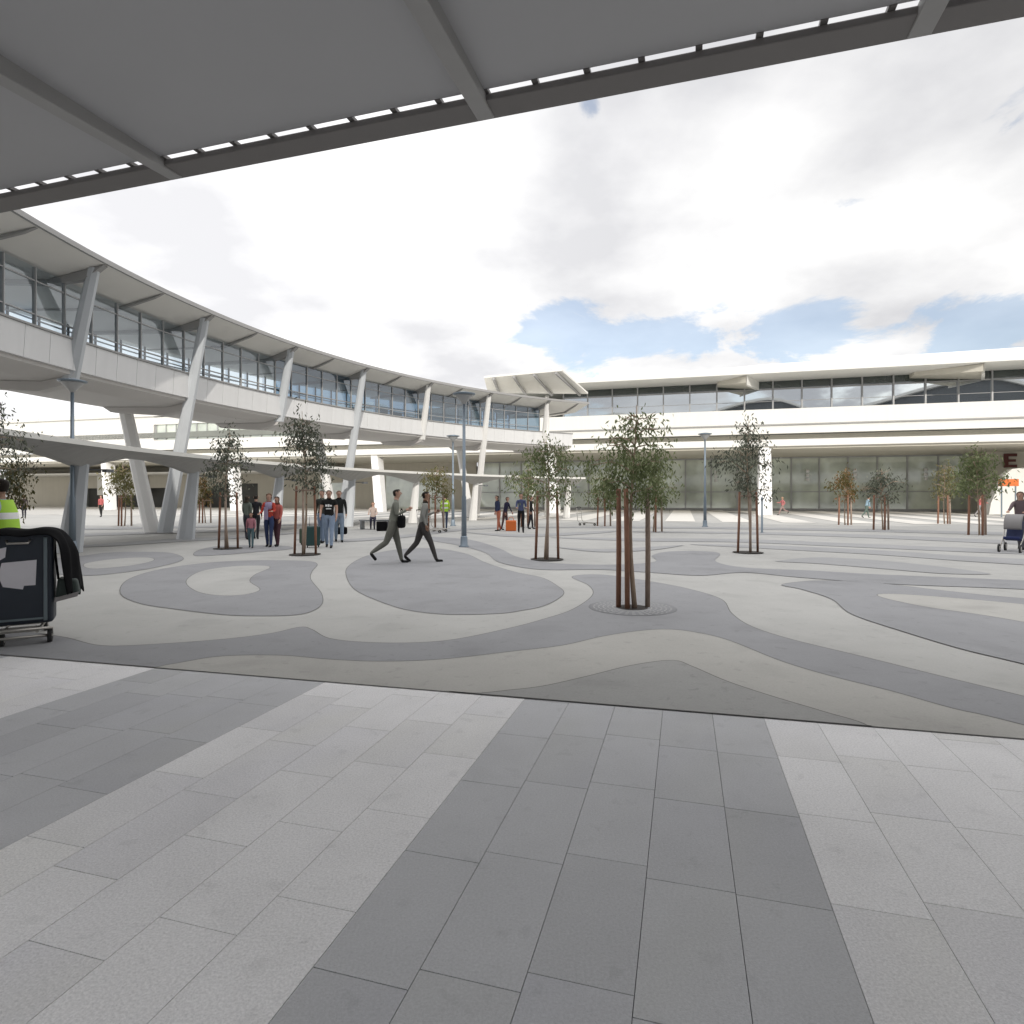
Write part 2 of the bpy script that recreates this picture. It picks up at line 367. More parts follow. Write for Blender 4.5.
for k in range(n):
    x0 = -80+k*2.0; x1 = x0+2.0
    hexa(bm, [SM @ Vector(p) for p in ((x0, -30, 14.01), (x1, -30, 14.01), (x0, -9.7, 14.01), (x1, -9.7, 14.01), (x0, -30, wave(x0)), (x1, -30, wave(x1)), (x0, -9.7, wave(x0)), (x1, -9.7, wave(x1)))])
bmesh.ops.remove_doubles(bm, verts=bm.verts, dist=.001); finish('dark_reflect_wall', bm, framed_m, bb)  # unseen upper wall made dark so the upper glazing reflects it
bm = bmesh.new()
for k in range(n):
    x0 = -80+k*2.0; x1 = x0+2.0
    hexa(bm, [SM @ Vector(p) for p in ((x0, -31, wave(x0)+.02), (x1, -31, wave(x1)+.02), (x0, -8.4, wave(x0)+.02), (x1, -8.4, wave(x1)+.02), (x0, -31, wave(x0)+.5), (x1, -31, wave(x1)+.5), (x0, -8.4, wave(x0)+.5), (x1, -8.4, wave(x1)+.5))])
bmesh.ops.remove_doubles(bm, verts=bm.verts, dist=.001); finish('roof', bm, white_w, bb)
for i in range(-9, 10):
    for z0, z1 in ((.4, 4.6), (7, 12)):
        bm = bmesh.new(); box(bm, i*5.8+.2, i*5.8+5.4, -9.59, -9.5, z0, z1, SM); finish('window', bm, glass_c, bb)
# ------------------------------------------------------------------ CURVED ELEVATED WALKWAY
wk = thing('elevated_walkway', 'long curved elevated glazed walkway on leaning grey columns', 'walkway')
A0, A1 = 117.0, 200.0
ST = 1.48
def roof_z(r): return 9.0 if r <= 35 else 9.0-.5*(r-35)/2.0 if r < 37 else 8.5+.05*(r-37)
bm = bmesh.new()
arc_strip(bm, [(35.0, 9.02), (37.0, 8.56), (41.6, 8.72), (41.6, 8.86), (37.0, 8.8), (35.0, 9.10)], A0, A1, ST)
finish('roof', bm, soffit_m, wk)
bm = bmesh.new(); arc_strip(bm, [(34.9, 8.99), (34.995, 8.99), (34.995, 9.14), (34.9, 9.14)], A0, A1, ST); finish('gutter', bm, rib_m, wk)
a = A0+1
while a < A1-.3:
    bm = bmesh.new(); arc_strip(bm, [(36.42, 5.74), (36.55, 5.74), (36.55, 6.70), (36.36, 6.70)], a, a+ST-.022, 1.5); finish('fascia_panel', bm, panel_w, wk); a += ST
bm = bmesh.new()
arc_strip(bm, [(36.56, 5.62), (37.6, 5.42), (41.1, 5.55), (41.1, 6.1), (36.56, 6.1)], A0+1, A1, ST); finish('deck', bm, deck_sof, wk)
bm = bmesh.new(); arc_strip(bm, [(41.11, 5.6), (41.25, 5.6), (41.25, 6.75), (41.11, 6.75)], A0+1, A1, ST); finish('rear_fascia', bm, panel_w, wk)
bm = bmesh.new(); arc_strip(bm, [(36.30, 6.71), (36.6, 6.71), (36.6, 6.77), (36.30, 6.77)], A0+1, A1, ST); finish('sill', bm, rib_m, wk)
tops = [176.2-8.87*k for k in range(-2, 7)]
# glazing bays
for bi, a in enumerate([176.2-8.87*k for k in range(-3, 6)]):
    b0, b1 = a-8.87, a
    if b0 < A0: b0 = A0+1
    fm = bmesh.new(); nm = 5
    for k in range(nm):
        t = b0+(b1-b0)*k/nm
        arc_strip(fm, [(36.40, 6.771), (36.52, 6.771), (36.52, 8.55), (36.40, 8.55)], t-.028, t+.028, 1)
    for zz in (7.1, 8.12): arc_strip(fm, [(36.42, zz), (36.50, zz), (36.50, zz+.035), (36.42, zz+.035)], b0+.05, b1-.05, 1.75)
    arc_strip(fm, [(36.62, 7.0), (36.66, 7.0), (36.66, 7.04), (36.62, 7.04)], b0, b1, 1.75)
    w = finish('window', fm, frame_m, wk)
    pm = bmesh.new(); arc_strip(pm, [(36.46, 6.772), (36.46, 8.56)], b0, b1, 1.75, closed=False)
    finish('pane', pm, glass_b if bi < 5 else glass_f, w)
    rm = bmesh.new(); arc_strip(rm, [(41.0, 6.1), (41.0, 8.68)], b0, b1, 1.75, closed=False)
    for k in range(nm):
        t = b0+(b1-b0)*k/nm; arc_strip(rm, [(40.9, 6.1), (41.08, 6.1), (41.08, 8.68), (40.9, 8.68)], t-.05, t+.05, 1)
    q = finish('rear_window', rm, [glass_b], wk)
    fm2 = bmesh.new()
    for k in range(nm):
        t = b0+(b1-b0)*k/nm; arc_strip(fm2, [(40.86, 6.12), (40.89, 6.12), (40.89, 8.66), (40.86, 8.66)], t-.07, t+.07, 1)
    for zz in (7.1, 8.0): arc_strip(fm2, [(40.84, zz), (40.88, zz), (40.88, zz+.06), (40.84, zz+.06)], b0, b1, 1.75)
    finish('frame', fm2, framed_m, q)
def fin(bm, a, r0, z0, r1, z1, d0, d1, w0, w1):
    """radial tapered bar: from (r0,z0) to (r1,z1), depth d0..d1 (radial), half width w0..w1"""
    t = Vector((-math.sin(R(a)), math.cos(R(a)), 0))
    def P(r, z, s, w): return pol(r, a, z)+t*s*w
    vs = [P(r0-d0, z0, -1, w0), P(r0+d0, z0, -1, w0), P(r0-d0, z0, 1, w0), P(r0+d0, z0, 1, w0),
          P(r1-d1, z1, -1, w1), P(r1+d1, z1, -1, w1), P(r1-d1, z1, 1, w1), P(r1+d1, z1, 1, w1)]
    hexa(bm, vs)
def lean(bm, p0, p1, a, d0, d1, w0, w1, n=6):
    p0 = Vector(p0); p1 = Vector(p1); rad = Vector((math.cos(R(a)), math.sin(R(a)), 0)); t = Vector((-rad.y, rad.x, 0))
    rings = []
    for k in range(n+1):
        s = k/n; p = p0.lerp(p1, s); d = d0+(d1-d0)*s; w = w0+(w1-w0)*s
        # elongated octagon section
        pr = [(-1, -.35), (-.35, -1), (.35, -1), (1, -.35), (1, .35), (.35, 1), (-.35, 1), (-1, .35)]
        rings.append([bm.verts.new(p+rad*x*d+t*y*w) for x, y in pr])
    for r0, r1 in zip(rings, rings[1:]):
        for k in range(8): bm.faces.new((r0[k], r0[(k+1) % 8], r1[(k+1) % 8], r1[k]))
    bm.faces.new(rings[0][::-1]); bm.faces.new(rings[-1])
for i, a in enumerate(tops):
    k = i-2                                        # k = 0 is the first short strut in view
    long = (k % 2 == 1)
    top = pol(35.45, a, 8.90)
    bm = bmesh.new()
    if long: lean(bm, pol(38.45, a-1.7, 0), top, a, .34, .20, .24, .15)
    else: lean(bm, pol(36.75, a-.9, 5.45), top, a, .27, .19, .20, .14)
    c = finish('column' if long else 'strut', bm, col_m if k < 4 else colw_m, wk)  # same columns: near ones coloured as shaded, far ones as sunlit
    if long:
        bm = bmesh.new(); box(bm, -.62, .62, -.42, .42, .022, .05, Matrix.Translation(pol(38.45, a-1.7, 0)) @ Matrix.Rotation(R(a), 4, 'Z')); finish('base_plate', bm, rib_m, wk)
    bm = bmesh.new()                               # haunched bracket under the roof
    t = Vector((-math.sin(R(a)), math.cos(R(a)), 0)); w = .10
    prof = [(35.05, 8.985), (35.3, 8.80), (35.75, 8.52), (36.9, 8.40), (41.4, 8.60), (41.4, 8.70), (37.0, 8.548)]
    l = [bm.verts.new(pol(r, a, z)-t*w) for r, z in prof]; rr = [bm.verts.new(pol(r, a, z)+t*w) for r, z in prof]
    bm.faces.new(l[::-1]); bm.faces.new(rr)
    for q in range(len(prof)): bm.faces.new((l[q], l[(q+1) % len(prof)], rr[(q+1) % len(prof)], rr[q]))
    finish('roof_rib', bm, rib_m, wk)
    bm = bmesh.new(); h = a-4.43                   # light rib between two columns
    t = Vector((-math.sin(R(h)), math.cos(R(h)), 0)); w = .05
    if h > A0+1:
        prof = [(35.05, 8.99), (35.4, 8.84), (36.9, 8.46), (41.4, 8.66), (41.4, 8.70), (37.0, 8.548)]
        l = [bm.verts.new(pol(r, h, z)-t*w) for r, z in prof]; rr = [bm.verts.new(pol(r, h, z)+t*w) for r, z in prof]
        bm.faces.new(l[::-1]); bm.faces.new(rr)
        for q in range(len(prof)): bm.faces.new((l[q], l[(q+1) % len(prof)], rr[(q+1) % len(prof)], rr[q]))
        finish('light_rib', bm, rib_m, wk)
    else: bm.free()
    bm = bmesh.new(); t = Vector((-math.sin(R(a)), math.cos(R(a)), 0)); w = .16   # deck cross beam
    prof = [(36.45, 5.70), (36.7, 5.30), (37.8, 5.08), (40.6, 5.30), (41.0, 5.53), (37.6, 5.41), (36.57, 5.61)]
    l = [bm.verts.new(pol(r, a-.9, z)-t*w) for r, z in prof]; rr = [bm.verts.new(pol(r, a-.9, z)+t*w) for r, z in prof]
    bm.faces.new(l[::-1]); bm.faces.new(rr)
    for q in range(len(prof)): bm.faces.new((l[q], l[(q+1) % len(prof)], rr[(q+1) % len(prof)], rr[q]))
    finish('deck_beam', bm, deck_sof, wk)
    if long:
        bm = bmesh.new(); lean(bm, pol(39.1, a-1.7, 0), pol(40.35, a-1.4, 5.5), a, .36, .30, .26, .22)
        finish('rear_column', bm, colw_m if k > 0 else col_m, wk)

# lower curved rain canopy
lc = thing('curved_rain_canopy', 'low curved rain canopy on tapered grey legs below the walkway', 'canopy')
B0, B1 = 119.5, 204.0
bm = bmesh.new(); arc_strip(bm, [(33.4, 3.0), (34.8, 2.88), (36.3, 2.98), (36.3, 3.07), (33.4, 3.08)], B0, B1, 1.1); finish('roof', bm, canopy_m, lc)
bm = bmesh.new(); arc_strip(bm, [(33.32, 2.97), (33.395, 2.97), (33.395, 3.1), (33.32, 3.1)], B0, B1, 1.1); finish('edge_trim', bm, canopy_top, lc)
cl = [179.3-8.8*k for k in range(-2, 7)]+[120.8]
bm = bmesh.new(); n = int((B1-B0)/.55); rings = []
for i in range(n+1):
    a = B0+(B1-B0)*i/n
    d = min(abs(a-c) for c in cl); q = max(0, 1-d/4.4)
    dep = .03+.50*q**1.25
    rings.append([bm.verts.new(pol(r, a, z)) for r, z in ((33.6, 2.98), (34.3, 2.97-dep), (34.6, 2.97-dep), (35.5, 2.95))])
for r0, r1 in zip(rings, rings[1:]):
    for k in range(3): bm.faces.new((r0[k], r0[k+1], r1[k+1], r1[k]))
finish('haunch', bm, canopy_m, lc)
for a in cl:
    if a < B0+.5: continue
    bm = bmesh.new(); lean(bm, pol(34.75, a, 0), pol(34.4, a, 2.60), a, .34, .20, .22, .15)
    finish('leg', bm, col_m if a > 150 else colw_m, lc)  # near legs take the shaded grey, far legs the sunlit white
    bm = bmesh.new(); box(bm, -.16, .16, -.07, .07, -.05, .04, Matrix.Translation(pol(34.0, a-.9, 2.38)) @ Matrix.Rotation(R(a+90), 4, 'Z'))
    tube(bm, [pol(34.0, a-.9, 2.40), pol(34.35, a-.3, 2.40)], .02, 6); finish('spotlight', bm, framed_m, lc)

# raised roof where the walkway meets the terminal
rr_ = thing('raised_roof', 'tilted pale roof wing above the far end of the curved walkway', 'roof')
c0, c1, c2, c3 = ray(484, 378, 44.5), ray(562, 371, 44.5), ray(588, 394, 48.5), ray(488, 393, 49)
bm = bmesh.new(); up = Vector((0, 0, .14))
hexa(bm, [c3, c2, c0, c1, c3+up, c2+up, c0+up, c1+up]); finish('roof_panel', bm, soffit_m, rr_)
for s in (.12, .38, .64, .92):
    bm = bmesh.new(); of = Vector((0, 0, -.10)); tube(bm, [c3.lerp(c2, s)+of, c0.lerp(c1, s)+of], .11, 6); finish('rib', bm, rib_m, rr_)
for px, d in ((547, 47.6),):
    b = ray(px, 396, d); bm = bmesh.new(); tube(bm, [Vector((b.x, b.y, 0)), b], [.20, .16], 12); finish('post', bm, colw_m, rr_)

# ------------------------------------------------------------------ TERMINAL across the plaza
tb = thing('terminal_building', 'long white two storey terminal with glazed upper deck across the plaza', 'building')
UE = 62
def ubox(bm, u0, u1, v0, v1, z0, z1): box(bm, u0, u1, v0, v1, z0, z1, UM)
def part(name, m, boxes, bev=0):
    bm = bmesh.new()
    for b in boxes: ubox(bm, *b)
    o = finish(name, bm, m, tb)
    if bev: bevelm(o, bev)
    return o
UL = -34
part('parapet', white_w, [(UL, UE, 62.0, 62.3, 8.5, 9.95)], .03)
part('band', white_w, [(-110, UE, 62.12, 62.5, 7.62, 8.44)], .03)
part('recess', cream_w, [(-110, UE, 63.2, 63.5, 7.02, 7.61)])  # cream carries the shade of the recess in its colour
part('ledge', white_w, [(-110, UE, 61.4, 64.2, 6.36, 7.0)], .04)
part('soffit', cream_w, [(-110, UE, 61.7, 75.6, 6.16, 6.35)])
part('floor', int_m, [(-110, UE, 62.6, 84, 9.2, 9.9)])
part('shadow_line', rib_m, [(UL, UE, 61.93, 61.99, 8.42, 8.5)])  # dark strip standing in for the thin shadow gap under the parapet
part('interior_wall', int_m, [(UL, UE, 73, 73.3, 9.9, 13.2), (-110, UE, 84, 84.3, 0, 6.1)])
# left wing, lower windows and blank white wall
part('upper_wall', white_w, [(-110, -66, 62.6, 63, 8.5, 12.0), (-66, UL, 62.6, 63, 10.95, 11.9), (-66, UL, 62.6, 63, 8.5, 8.9)])
part('wing_roof', white_w, [(-110, UL, 62.3, 80, 12.0, 12.5)], .04)
for i in range(10):
    u0 = -65.8+i*3.2
    bm = bmesh.new(); ubox(bm, u0, u0+.12, 62.7, 62.9, 8.9, 10.95); ubox(bm, u0, u0+3.2, 62.75, 62.85, 8.9, 8.98); ubox(bm, u0+1.6, u0+1.66, 62.7, 62.9, 8.9, 10.95)
    w = finish('window', bm, frame_m, tb); bm = bmesh.new(); ubox(bm, u0+.1, u0+3.2, 62.86, 62.88, 8.9, 10.95); finish('pane', bm, glass_g, w)
# main roof, thickening to the right, rounded nose
bm = bmesh.new(); us = [-19+i*3 for i in range(26)]; rings = []
def tht(u):
    t = max(0, min(1, (u+12)/20.0)); return .35+1.0*t+.25*max(0, min(1, (u-10)/20))
for u in us:
    th = tht(u); p = [(60.0, 13.0), (60.0, 13.0+.25*th), (60.6, 13.0+.7*th), (62.5, 13.0+th), (84, 13.4+th*1.5), (84, 12.95), (62, 12.95)]
    rings.append([bm.verts.new(uv(u, v, z)) for v, z in p])
for r0, r1 in zip(rings, rings[1:]):
    for k in range(7): bm.faces.new((r0[k], r0[(k+1) % 7], r1[(k+1) % 7], r1[k]))
bm.faces.new(rings[0]); bm.faces.new(rings[-1][::-1]); finish('roof', bm, white_w, tb)
# outriggers: shaded side put into the cream, lit tip into the white
for uo, ul in ((5.6, 2.4), (24.5, 4.4), (43, 4.4)):
    bm = bmesh.new()
    vs = [uv(uo-ul, 62.9, 12.6), uv(uo, 60.4, 12.3), uv(uo-ul, 64.2, 12.6), uv(uo+1.3, 64.2, 12.2), uv(uo-ul, 62.9, 12.94), uv(uo, 60.4, 12.94), uv(uo-ul, 64.2, 12.94), uv(uo+1.3, 64.2, 12.94)]
    hexa(bm, vs); finish('outrigger', bm, cream_w, tb)
    bm = bmesh.new()
    hexa(bm, [uv(uo+.03, 60.3, 12.1), uv(uo+1.5, 63.9, 12.1), uv(uo+.05, 60.9, 12.1), uv(uo+1.35, 64.3, 12.1), uv(uo+.03, 60.25, 13.3), uv(uo+1.5, 63.9, 12.95), uv(uo+.05, 60.9, 13.3), uv(uo+1.35, 64.3, 12.95)])
    finish('outrigger_tip', bm, white_w, tb)
# upper glazing
i = 0; u0 = -12.5
while u0 < 45:
    bm = bmesh.new()
    for a in (u0,): ubox(bm, a, a+.13, 63.85, 64.15, 9.9, 12.95)
    ubox(bm, u0+.13, u0+2.6, 63.9, 64.1, 12.1, 12.22); ubox(bm, u0+.13, u0+2.6, 63.9, 64.1, 9.9, 10.05); ubox(bm, u0+.13, u0+2.6, 63.95, 64.05, 10.95, 10.99)
    w = finish('window', bm, frame_m, tb)
    bm = bmesh.new(); ubox(bm, u0+.12, u0+2.6, 64.0, 64.02, 10.05, 12.1); finish('pane', bm, glass_u, w)
    bm = bmesh.new(); ubox(bm, u0+.12, u0+2.6, 64.03, 64.05, 12.22, 12.95); finish('clerestory', bm, glass_c, w)
    u0 += 2.6; i += 1
for uo in (-2, 9, 19.5, 30, 41):
    bm = bmesh.new(); tube(bm, [uv(uo, 66, 9.9), uv(uo+.8, 66.5, 12.95)], .22, 10); finish('inner_column', bm, framed_m, tb)
# ground floor glazing
u0 = -26.0
while u0 < 28.5:
    bm = bmesh.new(); ubox(bm, u0, u0+.14, 75.0, 75.3, 0, 6.16)
    ubox(bm, u0+.14, u0+2.9, 75.05, 75.25, 2.15, 2.25); ubox(bm, u0+.14, u0+2.9, 75.02, 75.28, 0, .30); ubox(bm, u0+.14, u0+2.9, 75.05, 75.25, 6.0, 6.16)
    w = finish('window', bm, frame_m, tb)
    bm = bmesh.new(); ubox(bm, u0+.13, u0+2.9, 75.15, 75.17, .3, 6.0); finish('pane', bm, glass_g, w)
    u0 += 2.9
for ul in (3.6, 13.4, 18.2, 25.0, -6.5):
    bm = bmesh.new()
    for k in range(3): lathe(bm, [(.16, 3.4+k*.48), (.2, 3.5+k*.48), (.16, 3.75+k*.48)], uv(ul, 74.7), 10)
    for k in range(3): box(bm, ul-.05, ul+.05, 74.7, 75.02, 3.5+k*.48, 3.6+k*.48, UM)
    finish('wall_light', bm, lampw_m, tb)
# left ground floor wall with openings
for b in [(29.1, 62, 74.9, 75.3, 0, 6.16), (-46, -26.2, 75.0, 75.3, 4.6, 6.16), (-44.0, -39.5, 75.0, 75.3, 0, 4.599), (-31, -26.2, 75.0, 75.3, 0, 4.599),
          (-66, -46.01, 75.0, 75.3, 3.6, 6.16), (-60, -50, 75.0, 75.3, 0, 3.599), (-110, -66.1, 75.0, 75.3, 3.0, 6.16), (-110, -94, 75.0, 75.3, 0, 2.999), (-76, -70, 75.0, 75.3, 0, 2.999)]: part('ground_wall', beige_w, [b])
for b in [(-94, -76, 76.5, 76.6, 0, 3.0), (-70, -66, 76.5, 76.6, 0, 3), (-66, -60, 76, 76.1, 0, 3.6)]: part('opening', dark_m, [b])
for b in [(-50, -44, 75.2, 75.22, 0, 4.6), (-39.5, -31, 75.2, 75.22, 0, 4.6)]: part('shop_window', glass_g, [b])
part('roller_door', white_w, [(-90, -80, 74.7, 74.8, 1.9, 4.9)])
part('low_awning', white_w, [(-110, -44, 69, 74.8, 4.95, 5.15)])
# letter sign by the right end
sg = tag(finish('letter_sign', (lambda b: (ubox(b, 30.9, 31.28, 71.9, 72.0, 4.55, 5.95) or True, ubox(b, 31.28, 32.0, 71.9, 72.0, 5.66, 5.95), ubox(b, 31.28, 31.9, 71.9, 72.0, 5.12, 5.38), ubox(b, 31.28, 32.0, 71.9, 72.0, 4.55, 4.84), b)[-1])(bmesh.new()), maroon_m), 'maroon letter E sign high on the cream end of the terminal', 'sign')
bm = bmesh.new(); ubox(bm, 29.4, 34, 72.05, 72.3, 0, 6.15); finish('sign_panel', bm, cream_w, tb)
os_ = thing('wayfinding_sign', 'small orange sign panel in front of the sloping white wall at the right', 'sign', uv(23.85, 56.1))
os_.rotation_euler = (0, 0, -PH)
bm = bmesh.new(); box(bm, -.1, 1.2, -.06, .06, 2.45, 3.0); finish('sign_panel', bm, orange_m, os_)
bm = bmesh.new(); box(bm, .05, .13, -.04, .04, 0, 2.45); box(bm, .97, 1.05, -.04, .04, 0, 2.45); finish('post', bm, post_m, os_)
bm = bmesh.new(); q = [(989, 517), (991, 503), (1003, 476), (1012, 469), (1075, 462), (1075, 519)]
v0 = [bm.verts.new(ray(x, y, 55.0)) for x, y in q]; v1 = [bm.verts.new(v.co+Vector((.2, .8, 0))) for v in v0]
for v in (v0[0], v0[-1], v1[0], v1[-1]): v.co.z = 0
bm.faces.new(v0); bm.faces.new(v1[::-1])
for k in range(len(q)): bm.faces.new((v0[k], v1[k], v1[(k+1) % len(q)], v0[(k+1) % len(q)]))
bmesh.ops.recalc_face_normals(bm, faces=bm.faces); finish('sloping_wall', bm, white_w, tb)
# white pylons
for n_, uo in enumerate((-67.8, -49.3, -31.0, -12.1, 6.9)):
    bm = bmesh.new()
    ut = uo*1.072-(.5 if uo < 0 else 0)
    hw = .5 if uo < 0 else .62
    hexa(bm, [uv(uo-hw, 57.6), uv(uo+hw, 57.6), uv(uo-hw, 58.5), uv(uo+hw, 58.5), uv(ut-hw*.8, 61.5, 6.3), uv(ut+hw*.8, 61.5, 6.3), uv(ut-hw*.8, 63, 6.3), uv(ut+hw*.8, 63, 6.3)])
    bevelm(finish('pylon', bm, colw_m, tb), .05)
# armchairs on the upper deck
for k, (uo, cc, lab) in enumerate(((11.0, 'w', 'white armchair at the upper deck window left of the red one'), (14.3, 'r', 'red armchair at the upper deck window beside white chairs'), (18.6, 'w', 'white armchair between the red chair and the roof outrigger, upper deck'), (24.4, 'w', 'white armchair under the right roof outrigger on the upper deck'), (1.2, 'w', 'white armchair upstairs left of the near roof outrigger'))):
    t = thing('armchair', lab, 'chair', uv(uo, 64.9, 9.9), -PH+R(20), 'armchairs on the upper deck')
    m = mat('chair_red', (.5, .06, .05), .6) if cc == 'r' else lampw_m
    bm = bmesh.new(); box(bm, -.45, .45, -.4, .4, .32, .52); bevelm(finish('seat', bm, m, t), .05, 3)
    bm = bmesh.new(); hexa(bm, [Vector(p) for p in ((-.45, .28, .52), (.45, .28, .52), (-.45, .42, .52), (.45, .42, .52), (-.4, .42, 1.1), (.4, .42, 1.1), (-.4, .54, 1.1), (.4, .54, 1.1))]); bevelm(finish('backrest', bm, m, t), .04, 3)
    for sx in (-1, 1):
        bm = bmesh.new(); box(bm, sx*.5-.06, sx*.5+.06, -.4, .4, .3, .72); bevelm(finish('armrest', bm, m, t), .03)
    for sx in (-1, 1):
        for sy in (-1, 1):
            bm = bmesh.new(); tube(bm, [(sx*.36, sy*.32, 0), (sx*.36, sy*.32, .33)], .025, 6); finish('leg', bm, steel_m, t)

# ------------------------------------------------------------------ STREET LAMPS
def lamp(loc, label, H=4.93):
    t = thing('street_lamp', label, 'lamp post', loc, 0, 'lamp posts on the plaza')
    bm = bmesh.new(); lathe(bm, [(.17, 0), (.17, .03), (.12, .07), (.11, .32), (.085, .36)], n=16); finish('base', bm, post_m, t)
    bm = bmesh.new(); lathe(bm, [(.085, .34), (.075, 1.6), (.058, 1.65), (.045, H-.35)], n=14); finish('post', bm, post_m, t)
    bm = bmesh.new(); lathe(bm, [(.05, H-.36), (.09, H-.30), (.27, H-.10), (.28, H-.07)], n=20); finish('lens', bm, frame_m, t)
    bm = bmesh.new(); lathe(bm, [(.30, H-.07), (.36, H-.055), (.36, H-.02), (.12, H+.03)], n=24); finish('hood', bm, post_m, t)
lamp(g(464, 547), 'blue grey lamp post beside the two people walking', 4.93)
lamp(Vector((-12.5, 17.2, 0)), 'lamp post in front of a canopy leg, leftmost of the lamp posts')
lamp(g(705, 527), 'slim lamp post between the staked trees, in front of terminal glazing', 5.0)
lamp(g(453, 526), 'distant lamp post just left of the blue grey one', 5.0)
bp = thing('bollard', 'thin dark bollard post right of the staked tree by the pylon', 'bollard', g(762, 533))
bm = bmesh.new(); lathe(bm, [(.07, 0), (.07, .02), (.045, .05), (.04, 1.45)], n=12); finish('post', bm, post_m, bp)
bm = bmesh.new(); lathe(bm, [(.05, 1.45), (.06, 1.47), (.05, 1.58), (.01, 1.6)], n=12); finish('cap', bm, post_m, bp)

# ------------------------------------------------------------------ TREES
def tree(loc, label, H, cb, cr, nleaf, lm, seed, ls=1.0, droop=.6, trunk=.035, flat=1.0, group='young staked trees on the plaza', offs=(0, 0), bias=0.0, dens=.56):
    rnd = random.Random(seed)
    t = thing('young_tree', label, 'tree', loc, 0, group)
    bm = bmesh.new(); pts = []; x = offs[0]; y = offs[1]
    for k in range(9):
        s = k/8; pts.append(Vector((x*s+.05*math.sin(s*5+seed), y*s+.05*math.cos(s*4+seed)-.05, s*H*.93)))
    tube(bm, pts, [trunk*(1.1-s*.12) for s in range(9)], 8); finish('trunk', bm, bark_m, t)
    bb_ = bmesh.new(); tips = []
    nb = 15
    for b in range(nb):
        s = cb/H+(0.90-cb/H)*b/nb; p0 = pts[0].lerp(pts[-1], 0)
        kk = min(7.99, s/.93*8); i = int(kk); p0 = pts[i].lerp(pts[i+1], kk-i)
        an = b*2.4+rnd.uniform(-.5, .5); prof = math.sin(math.pi*min(1, (b+2.2)/(nb+2.2)))**.6
        L_ = cr*rnd.uniform(.4, 1.35)*prof*(1.0 if b < nb*.5 else .72); d = Vector((math.cos(an), math.sin(an)*flat, rnd.uniform(.3, .9)))
        p1 = p0+d*L_*.5; p2 = p1+Vector((d.x, d.y, .1))*L_*.5
        tube(bb_, [p0, p0.lerp(p1, .5)+Vector((rnd.gauss(0, .03), rnd.gauss(0, .03), .02)), p1, p2-Vector((0, 0, L_*.12))], [.015*ls**.5, .012*ls**.5, .009*ls**.5, .004], 5); tips += [(p0.lerp(p1, .7), .6), (p1, .9), (p1.lerp(p2, .5), 1), (p2, 1.0)]
        for q in range(3):
            pp = p1.lerp(p2, rnd.random()); e = pp+Vector((rnd.uniform(-1, 1), rnd.uniform(-1, 1), rnd.uniform(-.5, .6)))*cr*.34
            tube(bb_, [pp, e], [.006, .003], 4); tips.append((e, .9))
    tips += [(pts[-1]+Vector((0, 0, .05)), .8), (pts[-1]+Vector((0, 0, .25)), .5)]
    finish('branches', bb_, bark_m, t)
    bm = bmesh.new(); tone = bm.loops.layers.color.new('tone')
    weights = [w*rnd.uniform(.15, 1.6)*(1.0 if p.z < cb+(H-cb)*.72 else .45) for p, w in tips]; tt = [rnd.uniform(.1, .9) for _ in tips]
    low = [k for k, (p, w) in enumerate(tips) if p.z < cb+(H-cb)*.42]
    for _ in range(int(nleaf*dens)):
        if bias and rnd.random() < bias and low: k = rnd.choice(low)
        else: k = rnd.choices(range(len(tips)), weights)[0]
        c = tips[k][0]; sg_ = (.10+.08*tt[k])*cr+.02
        p = c+Vector((rnd.gauss(0, sg_), rnd.gauss(0, sg_), rnd.gauss(-droop*.12, sg_*1.1)))
        l = ls*rnd.uniform(.05, .11); wd = ls*rnd.uniform(.010, .017)
        d = Vector((rnd.gauss(0, .6), rnd.gauss(0, .6), -droop-rnd.random()*.6)).normalized()
        sd = d.cross(Vector((rnd.gauss(0, 1), rnd.gauss(0, 1), rnd.gauss(0, .3)))).normalized()*wd
        a = p; b_ = p+d*l*.45+sd; c_ = p+d*l; e_ = p+d*l*.45-sd
        f = bm.faces.new([bm.verts.new(q) for q in (a, b_, c_, e_)])
        tv = max(0, min(1, tt[k]*.7+rnd.uniform(-.2, .35)))
        for lo in f.loops: lo[tone] = (tv, tv, tv, 1)
    finish('crown', bm, lm, t)
    return t
def guard(loc, label, posts, H, mats=(0, 0, 0), r=.035, bar=True):
    t = thing('tree_guard', label, 'tree stakes', loc, 0, 'timber stake frames round the trees')
    ms = (stake_m, stake2_m)
    for k, (x, y, dx) in enumerate(posts):
        bm = bmesh.new(); hh = H+.05*math.sin(k*3.1)
        tube(bm, [(x, y, 0), (x+dx*.5+.006, y, hh*.5), (x+dx, y, hh)], [r, r*1.02, r*.92], 10)
        finish('stake', bm, ms[mats[k % len(mats)]], t)
    if bar:
        for a, b in ((0, 1), (1, 2)):
            if b < len(posts):
                bm = bmesh.new(); pa, pb = posts[a], posts[b]
                tube(bm, [(pa[0]+pa[2], pa[1]-r, H-.12), (pb[0]+pb[2], pb[1]-r, H-.12)], .022, 6); finish('tie', bm, stake2_m, t)
    return t
